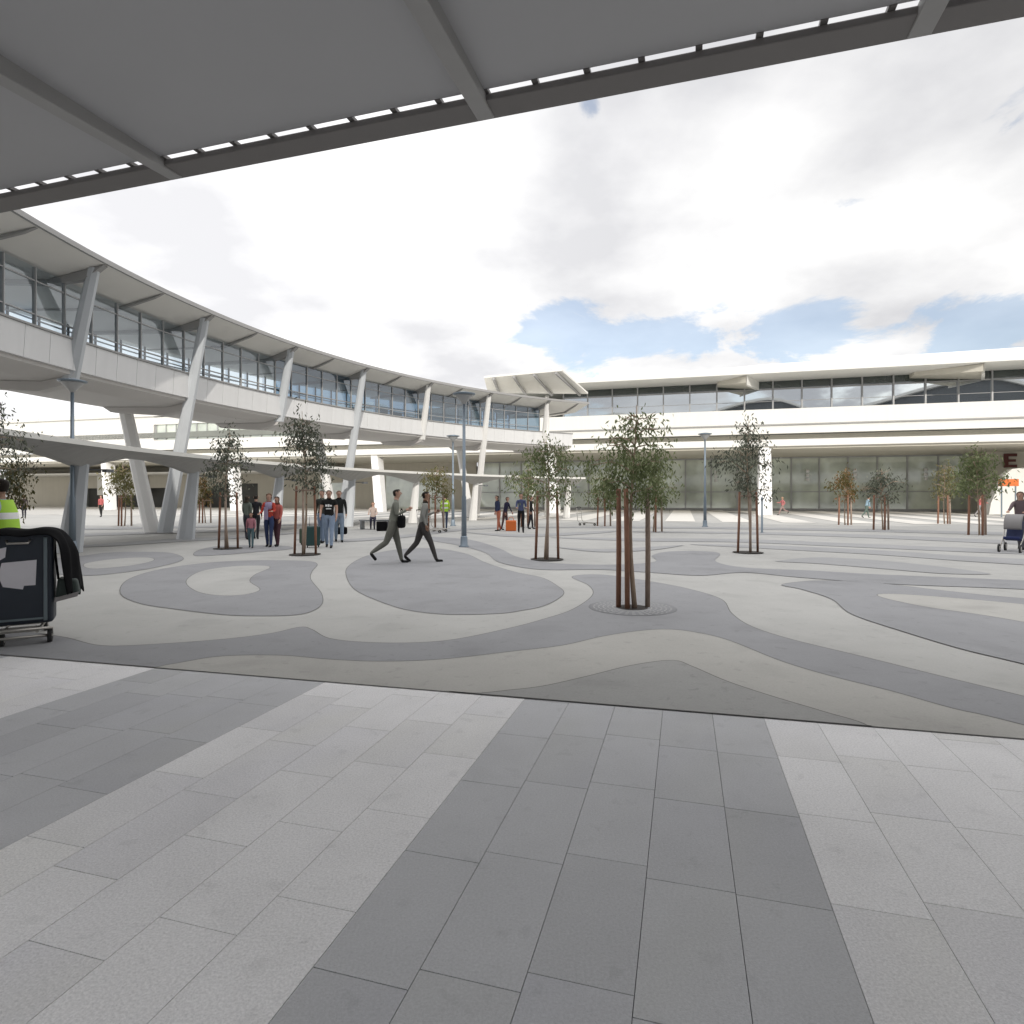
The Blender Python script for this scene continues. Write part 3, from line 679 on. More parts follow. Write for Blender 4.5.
def pit(loc, r, ring=False, label=''):
    t = thing('tree_grate', label, 'tree grate', (loc.x, loc.y, .0235+loc.z), 0)
    bm = bmesh.new(); lathe(bm, [(r, 0), (r, .004)], n=32); finish('soil', bm, soil_m, t)
    if ring:
        bm = bmesh.new()
        for q in range(5):
            r0 = r+.04+q*.068; n = 64
            a = [[bm.verts.new((rr*math.cos(2*math.pi*k/n), rr*math.sin(2*math.pi*k/n), .003)) for k in range(n)] for rr in (r0, r0+.022)]
            for k in range(n):
                if k % 2 == 0 or q in (0,): bm.faces.new((a[0][k], a[1][k], a[1][(k+1) % n], a[0][(k+1) % n]))
        finish('perforated_ring', bm, lampw_m if False else mat('ring_concrete', (.38, .38, .375), .8), t)
        bm = bmesh.new(); lathe(bm, [(r+.01, -.001), (r+.40, -.001), (r+.40, .002), (r+.01, .002)], n=48); finish('cover', bm, conc_d, t)
    return t
L1 = Vector((1.73, 8.72, 0))
pit(L1+Vector((0, 0, -.0155)), .225, True, 'round perforated tree grate under the tall tree nearest the pavement')
tree(L1+Vector((.02, .04, 0)), 'nearest grey green young gum tree standing in the round perforated grate', 3.15, 1.62, .56, 4600, leaf_a, 3, .95, bias=.5)
guard(L1, 'three tall red brown stakes in the round grate, nearest frame', [(-.19, .03, .0), (-.085, -.09, -.02), (.235, .05, .0)], 1.72, (0, 0, 1), .037, bar=False)
T = [
 # px, py, H, cb, cr, n, mat, seed, ls, label, guardH
 (547, 560, 3.35, 1.5, .75, 3000, leaf_a, 5, 1.3, 'grey green tree right of the blue grey lamp post', 1.75),
 (748, 553, 4.1, 1.7, .85, 2600, leaf_d, 8, 1.5, 'dark leafed tree left of the white pylon with open airy crown', 1.75),
 (305, 555, 4.25, 1.9, .78, 3000, leaf_d, 12, 1.5, 'dense dark tree in front of the man in black shirt and jeans', 1.9),
 (228, 549, 3.95, 1.7, .72, 2200, leaf_d, 15, 1.5, 'sparse dark tree left of the family group', 1.75),
 (881, 530, 3.2, 1.4, .85, 1300, leaf_d, 21, 2.2, 'small dark tree right of the reddish leafed tree', 1.7),
 (845, 525, 3.5, 1.5, .75, 1300, leaf_o, 23, 2.4, 'small tree with reddish and olive autumn leaves', 1.7),
 (977, 535, 4.0, 1.6, 1.05, 2400, leaf_a, 27, 2.1, 'full dark green tree at the right beneath the letter sign', 1.7),
 (944, 524, 3.9, 1.6, .95, 900, leaf_y, 29, 2.4, 'pale thin tree left of the full dark green tree', 1.7),
 (125, 526, 3.7, 1.5, .95, 1500, leaf_y, 31, 2.6, 'yellow green tree seen between the two left canopy legs', 1.7),
 (205, 523, 3.1, 1.3, .7, 700, leaf_o, 33, 2.6, 'little orange tinted tree beyond the walkway columns', 1.5),
 (436, 531, 3.2, 1.5, .9, 1100, leaf_y, 35, 2.2, 'pale thin tree behind the two people walking', 1.7),
 (654, 532, 3.3, 1.3, .95, 1700, leaf_a, 37, 2.2, 'bushy olive tree behind the nearest gum tree', 1.6),
 (604, 526, 3.0, 1.2, 1.0, 1500, leaf_a, 39, 2.4, 'low bushy tree far left of the nearest gum tree', 1.6),
 (528, 527, 3.6, 1.5, .9, 1200, leaf_a, 41, 2.4, 'distant tree just behind the tree by the lamp post', 1.7),
]
for (px, py, H, cb, cr, n, lm, sd, ls, lab, gh) in T:
    p = g(px, py)
    tree(p, lab, H, cb, cr, n, lm, sd, ls)
    e = .34 if py > 540 else .42
    guard(p, 'stakes round the '+' '.join(lab.split()[:13]), [(-e*.85, 0, .05), (.0, -.16, .0), (e*.85, .03, -.04)] if py > 540 else [(-.36, 0, .03), (.36, 0, -.03), (0, -.3, 0)], gh, (0, 1, 0), .034 if py > 540 else .045)
    if py > 540: pit(p, .42, False, 'dark soil ring under the '+' '.join(lab.split()[:11]))
tree(Vector((-10.9, 12.6, 0)), 'tree at the left picture edge behind the luggage trolley', 4.1, 1.7, .85, 3000, leaf_d, 51, 1.2)
tree(Vector((-14.6, 17.6, 0)), 'yellow green tree at the left edge beyond the luggage trolley', 2.9, 1.3, .7, 1600, leaf_y, 53, 1.6)

# ------------------------------------------------------------------ PEOPLE
skinM = {'a': mat('skin_fair', (.50, .30, .22), .55, var=.05), 'b': mat('skin_tan', (.33, .19, .125), .55, var=.05)}
def cm(c):
    n = 'cloth_%02d_%02d_%02d' % tuple(int(99*x) for x in c)
    return mat(n, c, .9, var=.22, scale=7, bump=.3, bump_scale=25, spec=.15)
def rot(p, a):           # forward is -Y, a>0 swings forward
    return Vector((0, -math.sin(a)*p, -math.cos(a)*p))
def person(loc, label, face, H=1.75, top=(.1, .1, .1), leg=(.05, .05, .07), shoe=(.02, .02, .02), hair=(.02, .015, .012), sk='a', sleeve=True, short=False,
           hl=(8, 4), hr=(-8, 6), al=(10, 15), ar=(-8, 12), lean=0.0, seat=None, build=1.0, female=False, cat='person', vest=None, skirt=None, group=None, out=0.05, cap=None, badge=False):
    """hl/hr = (hip, knee) degrees, al/ar = (shoulder, elbow) degrees"""
    ln = R(lean); s = H/1.75; k = build
    V = []; E = []; RD = []; TG = []
    def add(p, r, par=None, tg=None):
        V.append(Vector(p)); RD.append(r if isinstance(r, tuple) else (r, r)); i = len(V)-1
        if par is not None: E.append((par, i)); TG.append(tg)
        return i
    th, sh = .43*s, .42*s
    def leglow(h, kn):
        a = R(h); b = a-R(kn); return (rot(th, a)+rot(sh, b))
    drop = min(leglow(*hl).z, leglow(*hr).z)
    pz = -drop+.085*s
    if seat is not None: pz = seat+.10*s
    def up(d): return Vector((0, -math.sin(ln)*d, math.cos(ln)*d))
    P0 = Vector((0, 0, pz+.02*s))
    pel = add(P0, (.130*s*k, .105*s*k)); w1 = add(P0+up(.16*s), (.128*s*k, .095*s*k), pel, 'top'); ch = add(P0+up(.36*s), (.150*s*k, .108*s*k), w1, 'top')
    nb = add(P0+up(.52*s), (.075*s, .065*s), ch, 'top'); nk = add(P0+up(.585*s), (.052*s, .052*s), nb, 'skin')
    hd = P0+up(.585*s)
    j1 = add(hd+Vector((0, -.018*s, .060*s)), (.068*s, .080*s), nk, 'skin'); j2 = add(hd+Vector((0, -.008*s, .135*s)), (.078*s, .098*s), j1, 'skin'); j3 = add(hd+Vector((0, .004*s, .198*s)), (.058*s, .072*s), j2, 'skin')
    hands = []
    for sd, (h, kn) in ((1, hl), (-1, hr)):
        hp = P0+Vector((sd*.088*s, 0, -.035*s)); a = R(h); b = a-R(kn)
        kne = hp+rot(th, a); ank = kne+rot(sh, b)
        i1 = add(hp, (.096*s*k, .096*s*k), pel, 'leg'); im = add(hp.lerp(kne, .5), (.080*s*k, .080*s*k), i1, 'leg'); i2 = add(kne, (.060*s*k, .062*s*k), im, 'leg')
        ic = add(kne.lerp(ank, .35), (.055*s*k, .060*s*k), i2, 'skin' if short else 'leg'); i3 = add(ank, (.042*s, .045*s), ic, 'skin' if short else 'leg')
        fp = 0.0 if (b > -.3) else b*.8
        toe = ank+Vector((0, -.17*s*math.cos(fp), -.045*s+.17*s*math.sin(fp)))
        he = ank+Vector((0, .02*s, -.045*s)); i4 = add(ank+Vector((0, -.03*s, -.042*s)), (.040*s, .040*s), i3, 'shoe'); add(toe, (.038*s, .028*s), i4, 'shoe')
    for sd, (h, el) in ((1, al), (-1, ar)):
        shp = P0+up(.475*s)+Vector((sd*.165*s*(.92 if female else 1)*k**.5, 0, 0)); a = R(h)+ln*.3; b = a+R(el)
        elb = shp+rot(.27*s, a)+Vector((sd*out*s, 0, 0)); wr = elb+rot(.235*s, b)
        i1 = add(shp, (.062*s*k, .062*s*k), ch, 'top'); i2 = add(shp.lerp(elb, .5), (.052*s*k, .052*s*k), i1, 'top'); i3 = add(elb, (.042*s, .042*s), i2, 'top' if sleeve else 'skin')
        i4 = add(wr, (.028*s, .030*s), i3, 'top' if sleeve else 'skin'); dd = (wr-elb).normalized(); i5 = add(wr+dd*.07*s, (.034*s, .022*s), i4, 'skin'); hands.append((wr+dd*.07*s, dd, sd))
    me = bpy.data.meshes.new('person'); me.from_pydata([tuple(v) for v in V], E, []); o = bpy.data.objects.new('person', me); COL.objects.link(o)
    md = o.modifiers.new('skin', 'SKIN'); md.use_smooth_shade = True; md.branch_smoothing = .4
    for i, sv in enumerate(me.skin_vertices[0].data): sv.radius = RD[i]; sv.use_root = (i == 0)
    sb = o.modifiers.new('sub', 'SUBSURF'); sb.levels = 2; sb.render_levels = 2
    dg = bpy.context.evaluated_depsgraph_get(); ev = o.evaluated_get(dg); nm = bpy.data.meshes.new_from_object(ev)
    bpy.data.objects.remove(o); bpy.data.meshes.remove(me)
    bm = bmesh.new(); bm.from_mesh(nm); bpy.data.meshes.remove(nm)
    idx = {'top': 0, 'leg': 1, 'skin': 2, 'shoe': 3}
    waist = P0.z+.03*s
    for f in bm.faces:
        c = f.calc_center_median(); best = 9; bt = 'top'
        for (a, b), tg in zip(E, TG):
            A, B = V[a], V[b]; ab = B-A; t = max(0, min(1, (c-A).dot(ab)/max(ab.length_squared, 1e-9))); q = (A+ab*t-c).length-.6*(RD[a][0]*(1-t)+RD[b][0]*t)
            if q < best: best = q; bt = tg
        if bt == 'top' and c.z < waist and (c-P0).length < .25*s: bt = 'leg'
        f.material_index = idx[bt]; f.smooth = True
    # face and fingers
    H0 = hd+Vector((0, -.008*s, .125*s))
    bm.normal_update(); hb = bmesh.new(); mp_ = {}
    for f in bm.faces:
        c = f.calc_center_median(); r_ = c-H0
        if abs(r_.x) > .13*s or abs(r_.y) > .15*s or r_.z < (-.20*s if female else -.075*s): continue
        if r_.z > (.045 if r_.y < -.03*s else .015)*s or r_.y > (.0 if female else .018)*s:
            vs_ = []
            for v in f.verts:
                if v.index not in mp_: mp_[v.index] = hb.verts.new(v.co+v.normal*(.020 if female else .013)*s)
                vs_.append(mp_[v.index])
            hb.faces.new(vs_).smooth = True
    tube(bm, [H0+Vector((0, -.086*s, .012*s)), H0+Vector((0, -.110*s, -.022*s)), H0+Vector((0, -.088*s, -.034*s))], [.008*s, .014*s, .008*s], 6, 2)
    for sd in (-1, 1):
        lathe(bm, [(.003*s, -.006*s), (.010*s, 0), (.003*s, .006*s)], H0+Vector((sd*.032*s, -.088*s, .012*s)), 6, 4)
        tube(bm, [H0+Vector((sd*.078*s, 0, -.03*s)), H0+Vector((sd*.088*s, .012*s, 0)), H0+Vector((sd*.078*s, 0, .025*s))], [.008*s, .014*s, .010*s], 6, 2)
    tube(bm, [H0+Vector((-.022*s, -.086*s, -.052*s)), H0+Vector((0, -.092*s, -.053*s)), H0+Vector((.022*s, -.086*s, -.052*s))], [.004*s, .006*s, .004*s], 5, 5)
    for (hp, dd, sd) in hands:
        side = Vector((0, 1, 0))
        side = (side-dd*side.dot(dd)).normalized() if abs(dd.y) < .95 else Vector((1, 0, 0))
        inw = Vector((-sd, 0, 0))
        for q, (o_, l_) in enumerate(((-.027, .075), (-.009, .085), (.009, .08), (.027, .062))):
            b0 = hp+side*o_*s
            tube(bm, [b0, b0+dd*l_*.55*s+inw*.006*s, b0+dd*l_*s+inw*.026*s], [.0095*s, .009*s, .006*s], 6, 2)
        b0 = hp-dd*.03*s-side*.028*s
        tube(bm, [b0, b0+dd*.03*s-side*.022*s+inw*.012*s, b0+dd*.06*s-side*.026*s+inw*.02*s], [.011*s, .010*s, .007*s], 6, 2)
    eye = mat('eye_dark', (.03, .02, .015), .3); lip = mat('lips', (.35, .14, .11), .5)
    b = finish('person', bm, [cm(top), cm(leg), skinM[sk], cm(shoe), eye, lip], None)
    b.location = loc; b.rotation_euler = (0, 0, face); tag(b, label, cat, group)
    # hair
    finish('cap' if cap else 'hair', hb, cm(cap) if cap else mat('hair_%02d' % int(hair[0]*99), hair, .75, var=.3, scale=30, bump=.5, bump_scale=120, spec=.2), b)
    if vest:
        bm = bmesh.new(); rings = []
        for i in range(9):
            z_ = -.06+.60*i/8; c = P0+up(z_*s); wx = (.158+.030*math.sin(i*.38)-.028*max(0, i-6))*s*k; wy = (.128-.012*max(0, i-6))*s*k
            rings.append([bm.verts.new(c+Vector((wx*math.cos(2*math.pi*q/20), wy*math.sin(2*math.pi*q/20), 0))) for q in range(20)])
        for i, (r0, r1) in enumerate(zip(rings, rings[1:])):
            for q in range(20):
                f = bm.faces.new((r0[q], r0[(q+1) % 20], r1[(q+1) % 20], r1[q])); f.smooth = True; f.material_index = 1 if i in (2, 5) else 0
        finish('safety_vest', bm, [mat('hi_vis', vest, .6, var=.15, scale=8), lampw_m], b)
    if skirt:
        bm = bmesh.new(); lathe(bm, [(.15*s, P0.z+.12*s), (.18*s, P0.z-.05*s), (.25*s, P0.z-.38*s), (.245*s, P0.z-.38*s)], (0, 0, 0), 20); finish('coat_skirt', bm, cm(skirt), b)
    if badge:
        bm = bmesh.new()
        for q, (a0, a1, z0, z1) in enumerate(((-.09, -.03, .30, .36), (-.02, .03, .29, .37), (.04, .1, .30, .35), (-.07, .08, .22, .25))):
            box(bm, a0*s, a1*s, -.128*s*k, -.120*s*k, P0.z+z0*s, P0.z+z1*s)
        finish('shirt_print', bm, lampw_m, b)
    return b
LEFT = R(-90); RIGHT = R(90); AWAY = R(180)
G = Vector
# two officers walking right
w1 = person(g(393, 563.5), 'person in olive grey work clothes mid stride, left of the walking pair', RIGHT+R(12), 1.82, (.20, .205, .175), (.15, .15, .13), cap=None, hair=(.03, .025, .02), hl=(15, 3), hr=(-21, 34), al=(-16, 30), ar=(2, 112), lean=8, sleeve=True, build=1.22)
w2 = person(g(423, 562), 'person in grey shirt and dark trousers mid stride, right of the walking pair', RIGHT+R(14), 1.80, (.27, .27, .25), (.075, .07, .068), hair=(.02, .015, .012), hl=(-19, 24), hr=(24, 6), al=(4, 104), ar=(-18, 34), lean=6, sleeve=True, sk='b', build=1.16)
def pack(loc, rz, label, w=.32, d=.18, h=.45, m=black_m, name='backpack', cat='bag'):
    t = thing(name, label, cat, loc, rz)
    bm = bmesh.new(); box(bm, -w/2, w/2, -d/2, d/2, 0, h); bevelm(finish('body', bm, m, t), .05, 3)
    bm = bmesh.new(); box(bm, -w/2+.04, w/2-.04, d/2-.01, d/2+.05, .05, h*.55); bevelm(finish('pocket', bm, m, t), .02, 2)
    for sx in (-1, 1):
        bm = bmesh.new(); tube(bm, [(sx*w*.3, -d/2, h-.04), (sx*w*.34, -d/2-.1, h-.02), (sx*w*.36, -d/2-.14, h*.6), (sx*w*.32, -d/2, .06)], .016, 6); finish('strap', bm, m, t)
    return t
def holdall(loc, rz, label, m=black_m, w=.42, d=.2, h=.26):
    t = thing('hand_bag', label, 'bag', loc, rz)
    bm = bmesh.new(); box(bm, -w/2, w/2, -d/2, d/2, 0, h); bevelm(finish('body', bm, m, t), .05, 3)
    bm = bmesh.new(); tube(bm, [(-w*.25, 0, h-.01), (-w*.2, 0, h+.12), (0, 0, h+.16), (w*.2, 0, h+.12), (w*.25, 0, h-.01)], .012, 6); finish('handle', bm, m, t)
    return t
p = g(390, 563.5); holdall(Vector((p.x+.30, p.y-.12, .86)), R(80), 'dark shoulder bag carried between the two walking people', black_m, .26, .14, .30)
# family by the canopy leg
person(g(251, 548), 'small child in pink top walking beside the woman in red', R(15), 1.12, (.45, .20, .24), (.10, .16, .18), hair=(.06, .04, .03), hl=(12, 4), hr=(-10, 12), female=True, sk='a')
person(g(269, 547), 'woman in red jacket, lilac scarf and blue jeans', R(5), 1.72, (.48, .07, .05), (.045, .065, .14), hair=(.16, .09, .05), female=True, al=(20, 70), ar=(15, 60), hl=(10, 4), hr=(-6, 8), sk='a')
person(g(277, 546.5), 'person in coral top just behind the woman with the lilac scarf', R(-10), 1.62, (.50, .14, .12), (.10, .05, .06), hair=(.06, .04, .03), female=True, sk='a')
person(g(256, 539), 'person in black jacket behind the small child', R(190), 1.68, (.03, .03, .035), (.03, .03, .04), hair=(.03, .02, .02))
person(g(247, 539.5), 'person in grey green coat, leftmost behind the child', R(170), 1.66, (.12, .14, .12), (.05, .05, .06), hair=(.05, .04, .03), female=True)
p = g(269, 547); bm = bmesh.new()
lathe(bm, [(.10, 1.20), (.13, 1.24), (.125, 1.38), (.09, 1.44)], (0, 0, 0), 16); box(bm, -.1, .02, -.16, -.12, .88, 1.28)
o = finish('scarf', bm, cm((.36, .31, .45))); o.location = p; tag(o, 'lilac scarf worn over the red jacket', 'scarf')
# men
person(g(329, 547.5), 'man in black printed t-shirt and light blue jeans', R(10), 1.84, (.018, .018, .02), (.27, .34, .46), shoe=(.03, .03, .03), hair=(.07, .05, .035), sleeve=False, hl=(14, 4), hr=(-12, 8), al=(5, 18), ar=(12, 25), build=1.15, badge=True)
person(g(322, 543), 'man in dark grey jacket behind the man in the printed t-shirt', R(-10), 1.84, (.05, .055, .05), (.20, .26, .36), hair=(.05, .04, .03), build=1.05)
person(g(339, 542), 'man in black at the right shoulder of the printed t-shirt man', R(20), 1.84, (.02, .022, .022), (.22, .28, .36), hair=(.15, .1, .06), build=1.1, hl=(12, 5), hr=(-8, 10))
def suitcase(loc, rz, label, m, w=.42, d=.26, h=.62, handle=.35):
    t = thing('suitcase', label, 'suitcase', loc, rz, 'suitcases on the plaza')
    bm = bmesh.new(); box(bm, -w/2, w/2, -d/2, d/2, .06, .06+h); bevelm(finish('shell', bm, m, t), .045, 3)
    bm = bmesh.new(); tube(bm, [(-w*.25, 0, h+.05), (-w*.25, 0, h+handle), (w*.25, 0, h+handle), (w*.25, 0, h+.05)], .010, 6); finish('handle', bm, steel_m, t)
    for sx in (-1, 1):
        bm = bmesh.new(); tube(bm, [(sx*w*.4-.015, 0, .045), (sx*w*.4+.015, 0, .045)], .045, 12); finish('wheel', bm, rubber_m, t)
    return t
suitcase(g(313, 547.5), R(25), 'dark teal suitcase standing left of the man in the printed t-shirt', mat('teal_case', (.02, .06, .06), .5))
suitcase(g(305.5, 545), R(-20), 'olive suitcase behind the tree stakes beside the teal one', mat('olive_case', (.06, .09, .06), .6), .36, .24, .5, .1)
holdall(g(342, 541)+Vector((0, -.1, .25)), R(20), 'black holdall hanging from the hand of the man in black', black_m)
# hi-vis worker and group near the lamp
person(g(445, 529), 'distant worker in lime safety vest right of the walking pair', R(180), 1.72, (.45, .62, .05), (.05, .07, .12), hair=(.05, .04, .03), vest=(.42, .72, .05))
person(g(498.5, 531), 'person in dark blue coat with orange skirt hem, left of the distant group', R(-60), 1.68, (.035, .045, .09), (.45, .16, .10), hair=(.04, .03, .02), female=True, lean=8)
person(g(505, 530), 'person in navy top bending beside the orange bag', R(60), 1.62, (.03, .03, .06), (.10, .06, .06), hair=(.08, .05, .03), female=True, lean=14)
person(g(521, 532.5), 'man in blue check shirt and dark trousers near the lamp post', R(5), 1.76, (.075, .09, .17), (.02, .02, .022), hair=(.03, .025, .02), al=(12, 70), ar=(18, 60), sleeve=True)
holdall(g(511, 531), 0, 'bright orange bag on the ground beside the bending person', orange_m, .5, .3, .5)
person(g(531, 529), 'dark clothed person partly behind the tree by the lamp post', R(90), 1.65, (.03, .03, .03), (.03, .03, .04), hair=(.04, .03, .02))
# bench group behind walker
bn = thing('bench', 'dark bench under the rain canopy left of the walking pair', 'bench', g(376, 529.5), R(-8))
bm = bmesh.new(); box(bm, -.8, .8, -.22, .22, .42, .48); bevelm(finish('seat', bm, framed_m, bn), .01)
for sx in (-1, 1):
    bm = bmesh.new(); box(bm, sx*.7-.04, sx*.7+.04, -.2, .2, 0, .42); finish('leg', bm, framed_m, bn)
person(g(373, 529.3), 'person in beige top sitting on the dark bench', R(10), 1.68, (.42, .34, .30), (.03, .03, .05), hair=(.15, .09, .05), hl=(82, 80), hr=(82, 80), seat=.47, al=(25, 55), ar=(25, 55), female=True)
pack(g(382, 531), R(20), 'black backpack on the ground at the foot of the bench', .5, .3, .45)
# far people
person(g(782.5, 515), 'distant woman in pink top running by the white pylon', LEFT, 1.70, (.55, .20, .20), (.35, .24, .22), hair=(.35, .25, .15), hl=(32, 10), hr=(-28, 45), al=(-30, 60), ar=(35, 60), female=True)
person(g(866.5, 518), 'distant person in pale blue top behind the reddish tree', RIGHT, 1.70, (.30, .42, .50), (.12, .16, .14), hair=(.08, .06, .04), lean=15, hl=(20, 10), hr=(-20, 20))
person(g(979, 517), 'distant person in red and white pushing beside the full green tree', RIGHT, 1.7, (.55, .15, .15), (.30, .28, .28), hair=(.3, .2, .12), lean=12, al=(50, 20), ar=(50, 20), hl=(22, 8), hr=(-22, 20))
person(g(101, 517), 'person in coral top far behind the left canopy leg', R(0), 1.74, (.50, .14, .14), (.03, .03, .03), hair=(.05, .04, .03))
person(g(24, 518), 'person in dark jacket far off at the left beside the opening', R(30), 1.74, (.06, .05, .05), (.04, .04, .05), hair=(.05, .04, .03))

# luggage trolleys
def trolley(loc, rz, label, big=False):
    t = thing('luggage_trolley', label, 'luggage trolley', loc, rz, 'luggage trolleys')
    for sx in (-1, 1):
        bm = bmesh.new(); tube(bm, [(sx*.30, -.45, .14), (sx*.33, .40, .17), (sx*.31, .50, .30), (sx*.29, .56, .98)], .016, 8); finish('side_rail', bm, steel_m, t)
    bm = bmesh.new(); tube(bm, [(-.29, .56, .98), (-.25, .58, 1.03), (.25, .58, 1.03), (.29, .56, .98)], .02, 8); finish('handle', bm, rubber_m, t)
    bm = bmesh.new()
    for y in (-.44, -.2, .05, .3): tube(bm, [(-.31, y, .15), (.31, y, .15)], .011, 6)
    tube(bm, [(0, -.45, .15), (0, .31, .15)], .012, 6)
    finish('shelf', bm, steel_m, t)
    for z in (.45, .65, .85):
        bm = bmesh.new(); tube(bm, [(-.30, .54, z), (.30, .54, z)], .009, 6); finish('crossbar', bm, steel_m, t)
    for (x, y) in ((-.30, .36), (.30, .36), (0, -.40)):
        bm = bmesh.new(); tube(bm, [(x-.018, y, .07), (x+.018, y, .07)], .07, 14); w = finish('wheel', bm, rubber_m, t)
        bm = bmesh.new(); tube(bm, [(x-.022, y, .07), (x+.022, y, .07)], .03, 10); finish('hub', bm, steel_m, w)
    return t
trolley(g(431, 533), R(80), 'empty luggage trolley just right of the walking pair')
trolley(g(438, 532), R(70), 'empty luggage trolley next to the worker in the lime vest')
trolley(g(588, 525.5), R(60), 'distant luggage trolley left of the canopy end leg')

# ------------------------------------------------------------------ LOADED TROLLEY at the left edge
TY = 6.92; cx = -5.56; CA = 32; CC = Vector((cx, TY-.20, 0))
def cr_(x, y, z=0.0): return CC+Matrix.Rotation(R(CA), 3, 'Z') @ Vector((x, y, z))
tr = trolley(cr_(-.04, .12), R(CA), 'loaded luggage trolley at the left edge in front of the vest worker')

bm = bmesh.new(); tube(bm, [(-.44, -.46, .17), (.44, -.46, .17), (.44, -.46, .09), (-.44, -.46, .09)], .016, 8); finish('bumper', bm, steel_m, tr)
bm = bmesh.new(); tube(bm, [(.41-.02, -.40, .085), (.41+.02, -.40, .085)], .085, 16); finish('wheel', bm, rubber_m, tr)
sc = thing('suitcase', 'large navy suitcase with white paper tag standing on the loaded trolley', 'suitcase', cr_(0, 0, .195), R(CA), 'suitcases on the plaza')
bm = bmesh.new(); box(bm, -.39, .39, -.16, .16, 0, 1.02); bevelm(finish('shell', bm, navy_m, sc), .04, 3)
bm = bmesh.new(); box(bm, .30, .335, -.175, -.161, .03, .96); box(bm, -.335, -.30, -.175, -.161, .03, .96); box(bm, -.30, .30, -.172, -.161, .045, .07)
bevelm(finish('trim', bm, mat('case_trim', (.16, .20, .22), .4), sc), .005)
bm = bmesh.new()
q = [(-.16, .66), (.14, .68), (.13, .40), (.03, .40), (.02, .36), (-.15, .40), (-.19, .52)]
v0 = [bm.verts.new((x+.10, -.170, z+.03)) for x, z in q]; bm.faces.new(v0); finish('paper_tag', bm, paper_m, sc)
bm = bmesh.new(); tube(bm, [(-.02, -.165, .93), (-.01, -.21, .90), (.17, -.21, .90), (.18, -.165, .93)], .014, 8); finish('handle', bm, steel_m, sc)
bm = bmesh.new(); v0 = [bm.verts.new(p_) for p_ in ((-.10, -.171, .84), (-.02, -.171, .86), (-.03, -.171, .75), (-.09, -.171, .71))]; bm.faces.new(v0); finish('sticker', bm, paper_m, sc)
# coat draped over the case
bm = bmesh.new(); nx, ny = 26, 14; grid = []
rnd = random.Random(4)
for i in range(nx+1):
    row = []
    for j in range(ny+1):
        s_ = i/nx; t_ = j/ny
        # along the width then down the right side
        L_ = s_*1.55
        if L_ < .86: x = -.46+L_; z = 1.245+.012*math.sin(L_*19)
        else:
            d = L_-.86; x = .40+.06*math.sin(min(1, d*5)*1.5)+.10*d; z = 1.24-d*1.08
        y = -.24+.48*t_
        fr = 0.0
        if t_ < .18: z -= (.18-t_)*.35*(1 if L_ < .9 else .3); y += .04*(.18-t_)
        x += .018*math.sin(t_*13+s_*6)*(1 if L_ > .8 else .2)+(.13*t_*min(1, (L_-.80)*3) if L_ > .80 else 0)
        if L_ > 1.0: y -= .04*math.sin(t_*3.0)
        z -= 0; 
        if s_ > .93: z += .05*math.sin(t_*17)
        row.append(bm.verts.new((x, y, z)))
    grid.append(row)
for i in range(nx):
    for j in range(ny):
        f = bm.faces.new((grid[i][j], grid[i+1][j], grid[i+1][j+1], grid[i][j+1])); f.smooth = True
o = finish('draped_coat', bm, black_m); o.location = CC; o.rotation_euler = (0, 0, R(CA)); tag(o, 'black coat draped over the top and side of the navy suitcase', 'coat')
so = o.modifiers.new('thick', 'SOLIDIFY'); so.thickness = .02; o.modifiers.new('s', 'SUBSURF').levels = 1
bg = thing('shoulder_bag', 'dark green trimmed bag slung under the draped coat', 'bag', cr_(.50, -.02, .42), R(CA))
bm = bmesh.new(); hexa(bm, [Vector(p_) for p_ in ((-.10, -.14, 0), (.13, -.14, .06), (-.10, .14, 0), (.13, .14, .06), (-.08, -.12, .26), (.10, -.12, .24), (-.08, .12, .26), (.10, .12, .24))])
bevelm(finish('body', bm, mat('bag_green', (.035, .05, .045), .7), bg), .03, 3)
bm = bmesh.new(); tube(bm, [(-.07, -.1, .25), (-.10, -.05, .5), (-.12, 0, .70)], .012, 6); finish('strap', bm, black_m, bg)
bm = bmesh.new(); hexa(bm, [Vector(p_) for p_ in ((-.10, -.16, .0), (.11, -.16, .05), (-.10, -.143, .0), (.11, -.143, .05), (-.10, -.16, .05), (.12, -.16, .10), (-.10, -.143, .05), (.12, -.143, .10))]); finish('trim', bm, mat('bag_trim', (.30, .28, .28), .7), bg)
person(Vector((-6.27, 7.5, 0)), 'worker in lime safety vest and pale blue shirt pushing the loaded trolley', R(-70), 1.86, (.36, .42, .55), (.03, .035, .05), hair=(.012, .01, .01), sk='b', al=(42, 22), ar=(42, 22), hl=(14, 5), hr=(-16, 14), lean=6, vest=(.42, .66, .04), build=1.12, out=.07)

# ------------------------------------------------------------------ STROLLER at the right edge
pr = thing('stroller', 'grey and navy baby stroller at the right picture edge', 'stroller', g(1013, 552), R(-50))
fr = mat('stroller_grey', (.22, .21, .21), .6)
for sx in (-1, 1):
    bm = bmesh.new(); tube(bm, [(sx*.22, -.42, .14), (sx*.23, .02, .42), (sx*.24, .42, .86), (sx*.24, .60, 1.02)], .016, 8); finish('side_frame', bm, steel_m, pr)
    bm = bmesh.new(); tube(bm, [(sx*.24, .30, .12), (sx*.23, .02, .42)], .014, 8); finish('rear_strut', bm, steel_m, pr)
    for y, r_ in ((-.42, .12), (.34, .13)):
        bm = bmesh.new(); tube(bm, [(sx*.24-.02, y, r_), (sx*.24+.02, y, r_)], r_, 18); w = finish('wheel', bm, rubber_m, pr)
        bm = bmesh.new(); tube(bm, [(sx*.24-.025, y, r_), (sx*.24+.025, y, r_)], r_*.6, 14); finish('rim', bm, steel_m, w)
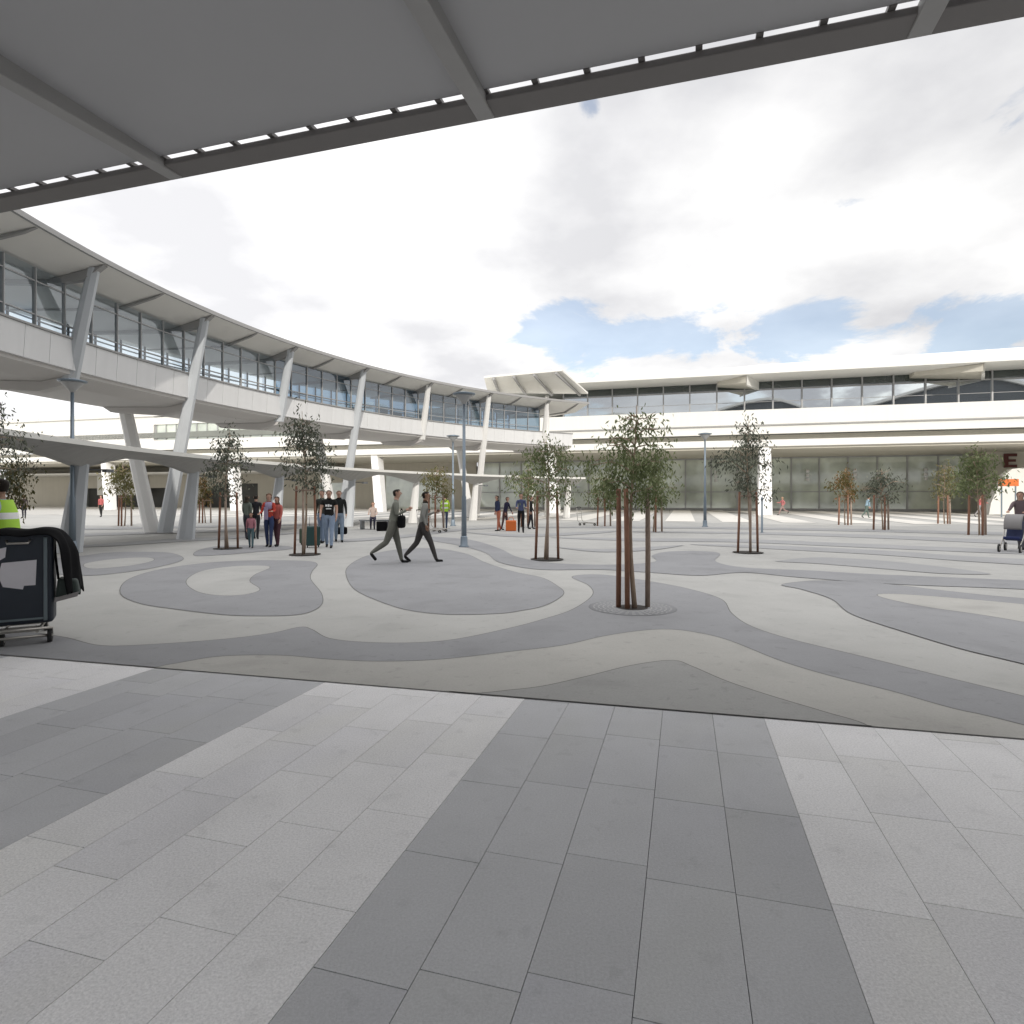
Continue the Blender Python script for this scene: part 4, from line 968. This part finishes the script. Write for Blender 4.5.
bm = bmesh.new(); tube(bm, [(-.24, .60, 1.02), (.24, .60, 1.02)], .02, 8); finish('handle', bm, rubber_m, pr)
bm = bmesh.new(); hexa(bm, [Vector(p_) for p_ in ((-.19, -.25, .38), (.19, -.25, .38), (-.19, .12, .32), (.19, .12, .32), (-.19, -.25, .46), (.19, -.25, .46), (-.19, .12, .42), (.19, .12, .42))]); bevelm(finish('seat', bm, cm((.03, .04, .11)), pr), .03, 3)
bm = bmesh.new(); hexa(bm, [Vector(p_) for p_ in ((-.19, .08, .36), (.19, .08, .36), (-.19, .16, .36), (.19, .16, .36), (-.18, .30, .90), (.18, .30, .90), (-.18, .38, .90), (.18, .38, .90))]); bevelm(finish('backrest', bm, cm((.05, .06, .12)), pr), .03, 3)
bm = bmesh.new(); n = 10; rows = []
for i in range(n+1):
    a = R(100)*i/n; c_ = Vector((0, .30, .72)); rr = .36
    rows.append([bm.verts.new(c_+Vector((x, rr*.95*-math.sin(a)+.02, rr*math.cos(a)))) for x in (-.21, -.15, 0, .15, .21)])
for r0, r1 in zip(rows, rows[1:]):
    for q in range(4): bm.faces.new((r0[q], r0[q+1], r1[q+1], r1[q])).smooth = True
o = finish('hood', bm, fr, pr); o.modifiers.new('t', 'SOLIDIFY').thickness = .015
Yp = 18.4
person(Vector(((1021-512)/F*Yp, Yp, 0)), 'person in dark coat and pink top pushing the stroller at the right edge', R(-50), 1.80, (.16, .12, .13), (.10, .10, .11), hair=(.12, .09, .07), al=(45, 25), ar=(45, 25), hl=(18, 5), hr=(-18, 14), lean=8, female=True)

# ------------------------------------------------------------------ WORLD, SUN, CAMERA
SUN_EL = 25.0; TRAVEL = -8.0                     # light travels toward azimuth -8 deg (just left of straight ahead)
w = bpy.data.worlds.new('World'); scn.world = w; w.use_nodes = True
nt = w.node_tree; N = nt.nodes; L = nt.links; N.clear()
out = N.new('ShaderNodeOutputWorld')
sky = N.new('ShaderNodeTexSky'); sky.sky_type = 'NISHITA'; sky.sun_disc = False; sky.sun_elevation = R(SUN_EL)
sky.sun_rotation = R(180+TRAVEL); sky.air_density = 1.0; sky.dust_density = .6; sky.ozone_density = 1.5
bg1 = N.new('ShaderNodeBackground'); bg1.inputs[1].default_value = .15
L.new(sky.outputs[0], bg1.inputs[0])
tc = N.new('ShaderNodeTexCoord'); sp = N.new('ShaderNodeSeparateXYZ'); L.new(tc.outputs['Generated'], sp.inputs[0])
def mth(op, a, b=None, c=None, clamp=False):
    n = N.new('ShaderNodeMath'); n.operation = op; n.use_clamp = clamp
    for i, q in enumerate((a, b, c)):
        if q is None: continue
        if isinstance(q, (int, float)): n.inputs[i].default_value = q
        else: L.new(q, n.inputs[i])
    return n.outputs[0]
X, Y, Z = sp.outputs
zc = mth('ADD', mth('MAXIMUM', Z, 0.0), .22)
cb = N.new('ShaderNodeCombineXYZ'); L.new(mth('DIVIDE', X, zc), cb.inputs[0]); L.new(mth('DIVIDE', Y, zc), cb.inputs[1]); cb.inputs[2].default_value = 3.7
n1 = N.new('ShaderNodeTexNoise'); n1.inputs['Scale'].default_value = 2.3; n1.inputs['Detail'].default_value = 9; n1.inputs['Roughness'].default_value = .62; n1.inputs['Distortion'].default_value = .35
L.new(cb.outputs[0], n1.inputs['Vector'])
n2 = N.new('ShaderNodeTexNoise'); n2.inputs['Scale'].default_value = 2.1; n2.inputs['Detail'].default_value = 7; n2.inputs['Roughness'].default_value = .5
cb2 = N.new('ShaderNodeVectorMath'); cb2.operation = 'ADD'; cb2.inputs[1].default_value = (5.3, 1.7, 9.1); L.new(cb.outputs[0], cb2.inputs[0]); L.new(cb2.outputs[0], n2.inputs['Vector'])
# clear patches: directions where the cover thins
def patch(d, k):
    v = Vector(d).normalized(); vm = N.new('ShaderNodeVectorMath'); vm.operation = 'DOT_PRODUCT'; L.new(tc.outputs['Generated'], vm.inputs[0]); vm.inputs[1].default_value = v
    return mth('MULTIPLY', mth('POWER', mth('MAXIMUM', vm.outputs['Value'], 0.0), k), 1.0)
def dirpx(px, py): return ((px-512)/F, 1, (HZ-py)/F)
hole = None
for (px, py, k, a) in ((1035, 60, 300, .13), (575, 322, 260, .30), (700, 338, 350, .26), (760, 332, 300, .27), (850, 318, 300, .34), (780, 338, 500, .24), (930, 330, 330, .30), (1020, 335, 330, .27), (1010, 130, 900, .12), (590, 105, 2500, .25), (540, 330, 900, .2), (640, 340, 700, .22), (980, 348, 500, .2), (820, 345, 900, .2)):
    q = mth('MULTIPLY', patch(dirpx(px, py), k*1.5), a*.8); hole = q if hole is None else mth('ADD', hole, q)
back = mth('MULTIPLY', mth('MAXIMUM', mth('MULTIPLY', Y, -1.0), 0.0), .19)
cov = mth('SUBTRACT', mth('SUBTRACT', mth('ADD', n1.outputs['Fac'], .20), hole), back)
mr = N.new('ShaderNodeMapRange'); mr.interpolation_type = 'SMOOTHSTEP'; mr.inputs['From Min'].default_value = .43; mr.inputs['From Max'].default_value = .53; L.new(cov, mr.inputs['Value'])
cr = N.new('ShaderNodeValToRGB'); e = cr.color_ramp.elements; e[0].position = .36; e[0].color = (.70, .70, .72, 1); e[1].position = .62; e[1].color = (1.02, 1.015, 1.01, 1)
L.new(n2.outputs['Fac'], cr.inputs[0])
left = mth('MULTIPLY', patch((-.75, 1, .42), 3), .30)
vb = N.new('ShaderNodeVectorMath'); vb.operation = 'SCALE'; L.new(cr.outputs[0], vb.inputs[0]); zen = N.new('ShaderNodeMapRange'); zen.interpolation_type = 'SMOOTHSTEP'; zen.inputs['From Min'].default_value = .62; zen.inputs['From Max'].default_value = .95; zen.inputs['To Min'].default_value = 0; zen.inputs['To Max'].default_value = 1.5; L.new(Z, zen.inputs['Value'])
L.new(mth('ADD', mth('ADD', left, 1.02), zen.outputs[0]), vb.inputs['Scale'])
bg2 = N.new('ShaderNodeBackground'); bg2.inputs[1].default_value = 1.0; L.new(vb.outputs[0], bg2.inputs[0])
mx = N.new('ShaderNodeMixShader'); L.new(mth('MULTIPLY_ADD', mr.outputs[0], .56, .44), mx.inputs[0]); L.new(bg1.outputs[0], mx.inputs[1]); L.new(bg2.outputs[0], mx.inputs[2]); L.new(mx.outputs[0], out.inputs[0])

sl = bpy.data.lights.new('sun', 'SUN'); sl.energy = 2.6; sl.angle = R(.6); sl.color = (1, .95, .87)
so = bpy.data.objects.new('sun', sl); COL.objects.link(so)
d = Vector((math.sin(R(TRAVEL))*math.cos(R(SUN_EL)), math.cos(R(TRAVEL))*math.cos(R(SUN_EL)), -math.sin(R(SUN_EL))))
so.rotation_euler = d.to_track_quat('-Z', 'Y').to_euler()

cam = bpy.data.cameras.new('camera'); co = bpy.data.objects.new('camera', cam); COL.objects.link(co)
co.location = (0, 0, EYE); co.rotation_euler = (R(90), 0, 0)
cam.sensor_width = 36; cam.lens = F/1024*36; cam.shift_y = -(512-HZ)/1024.0
cam.clip_start = .05; cam.clip_end = 4000
scn.camera = co
scn.render.engine = 'CYCLES'
scn.render.resolution_x = 1024; scn.render.resolution_y = 1024
scn.view_settings.view_transform = 'Standard'; scn.view_settings.look = 'None'; scn.view_settings.exposure = 0; scn.view_settings.gamma = 1
scn.cycles.transparent_max_bounces = 16
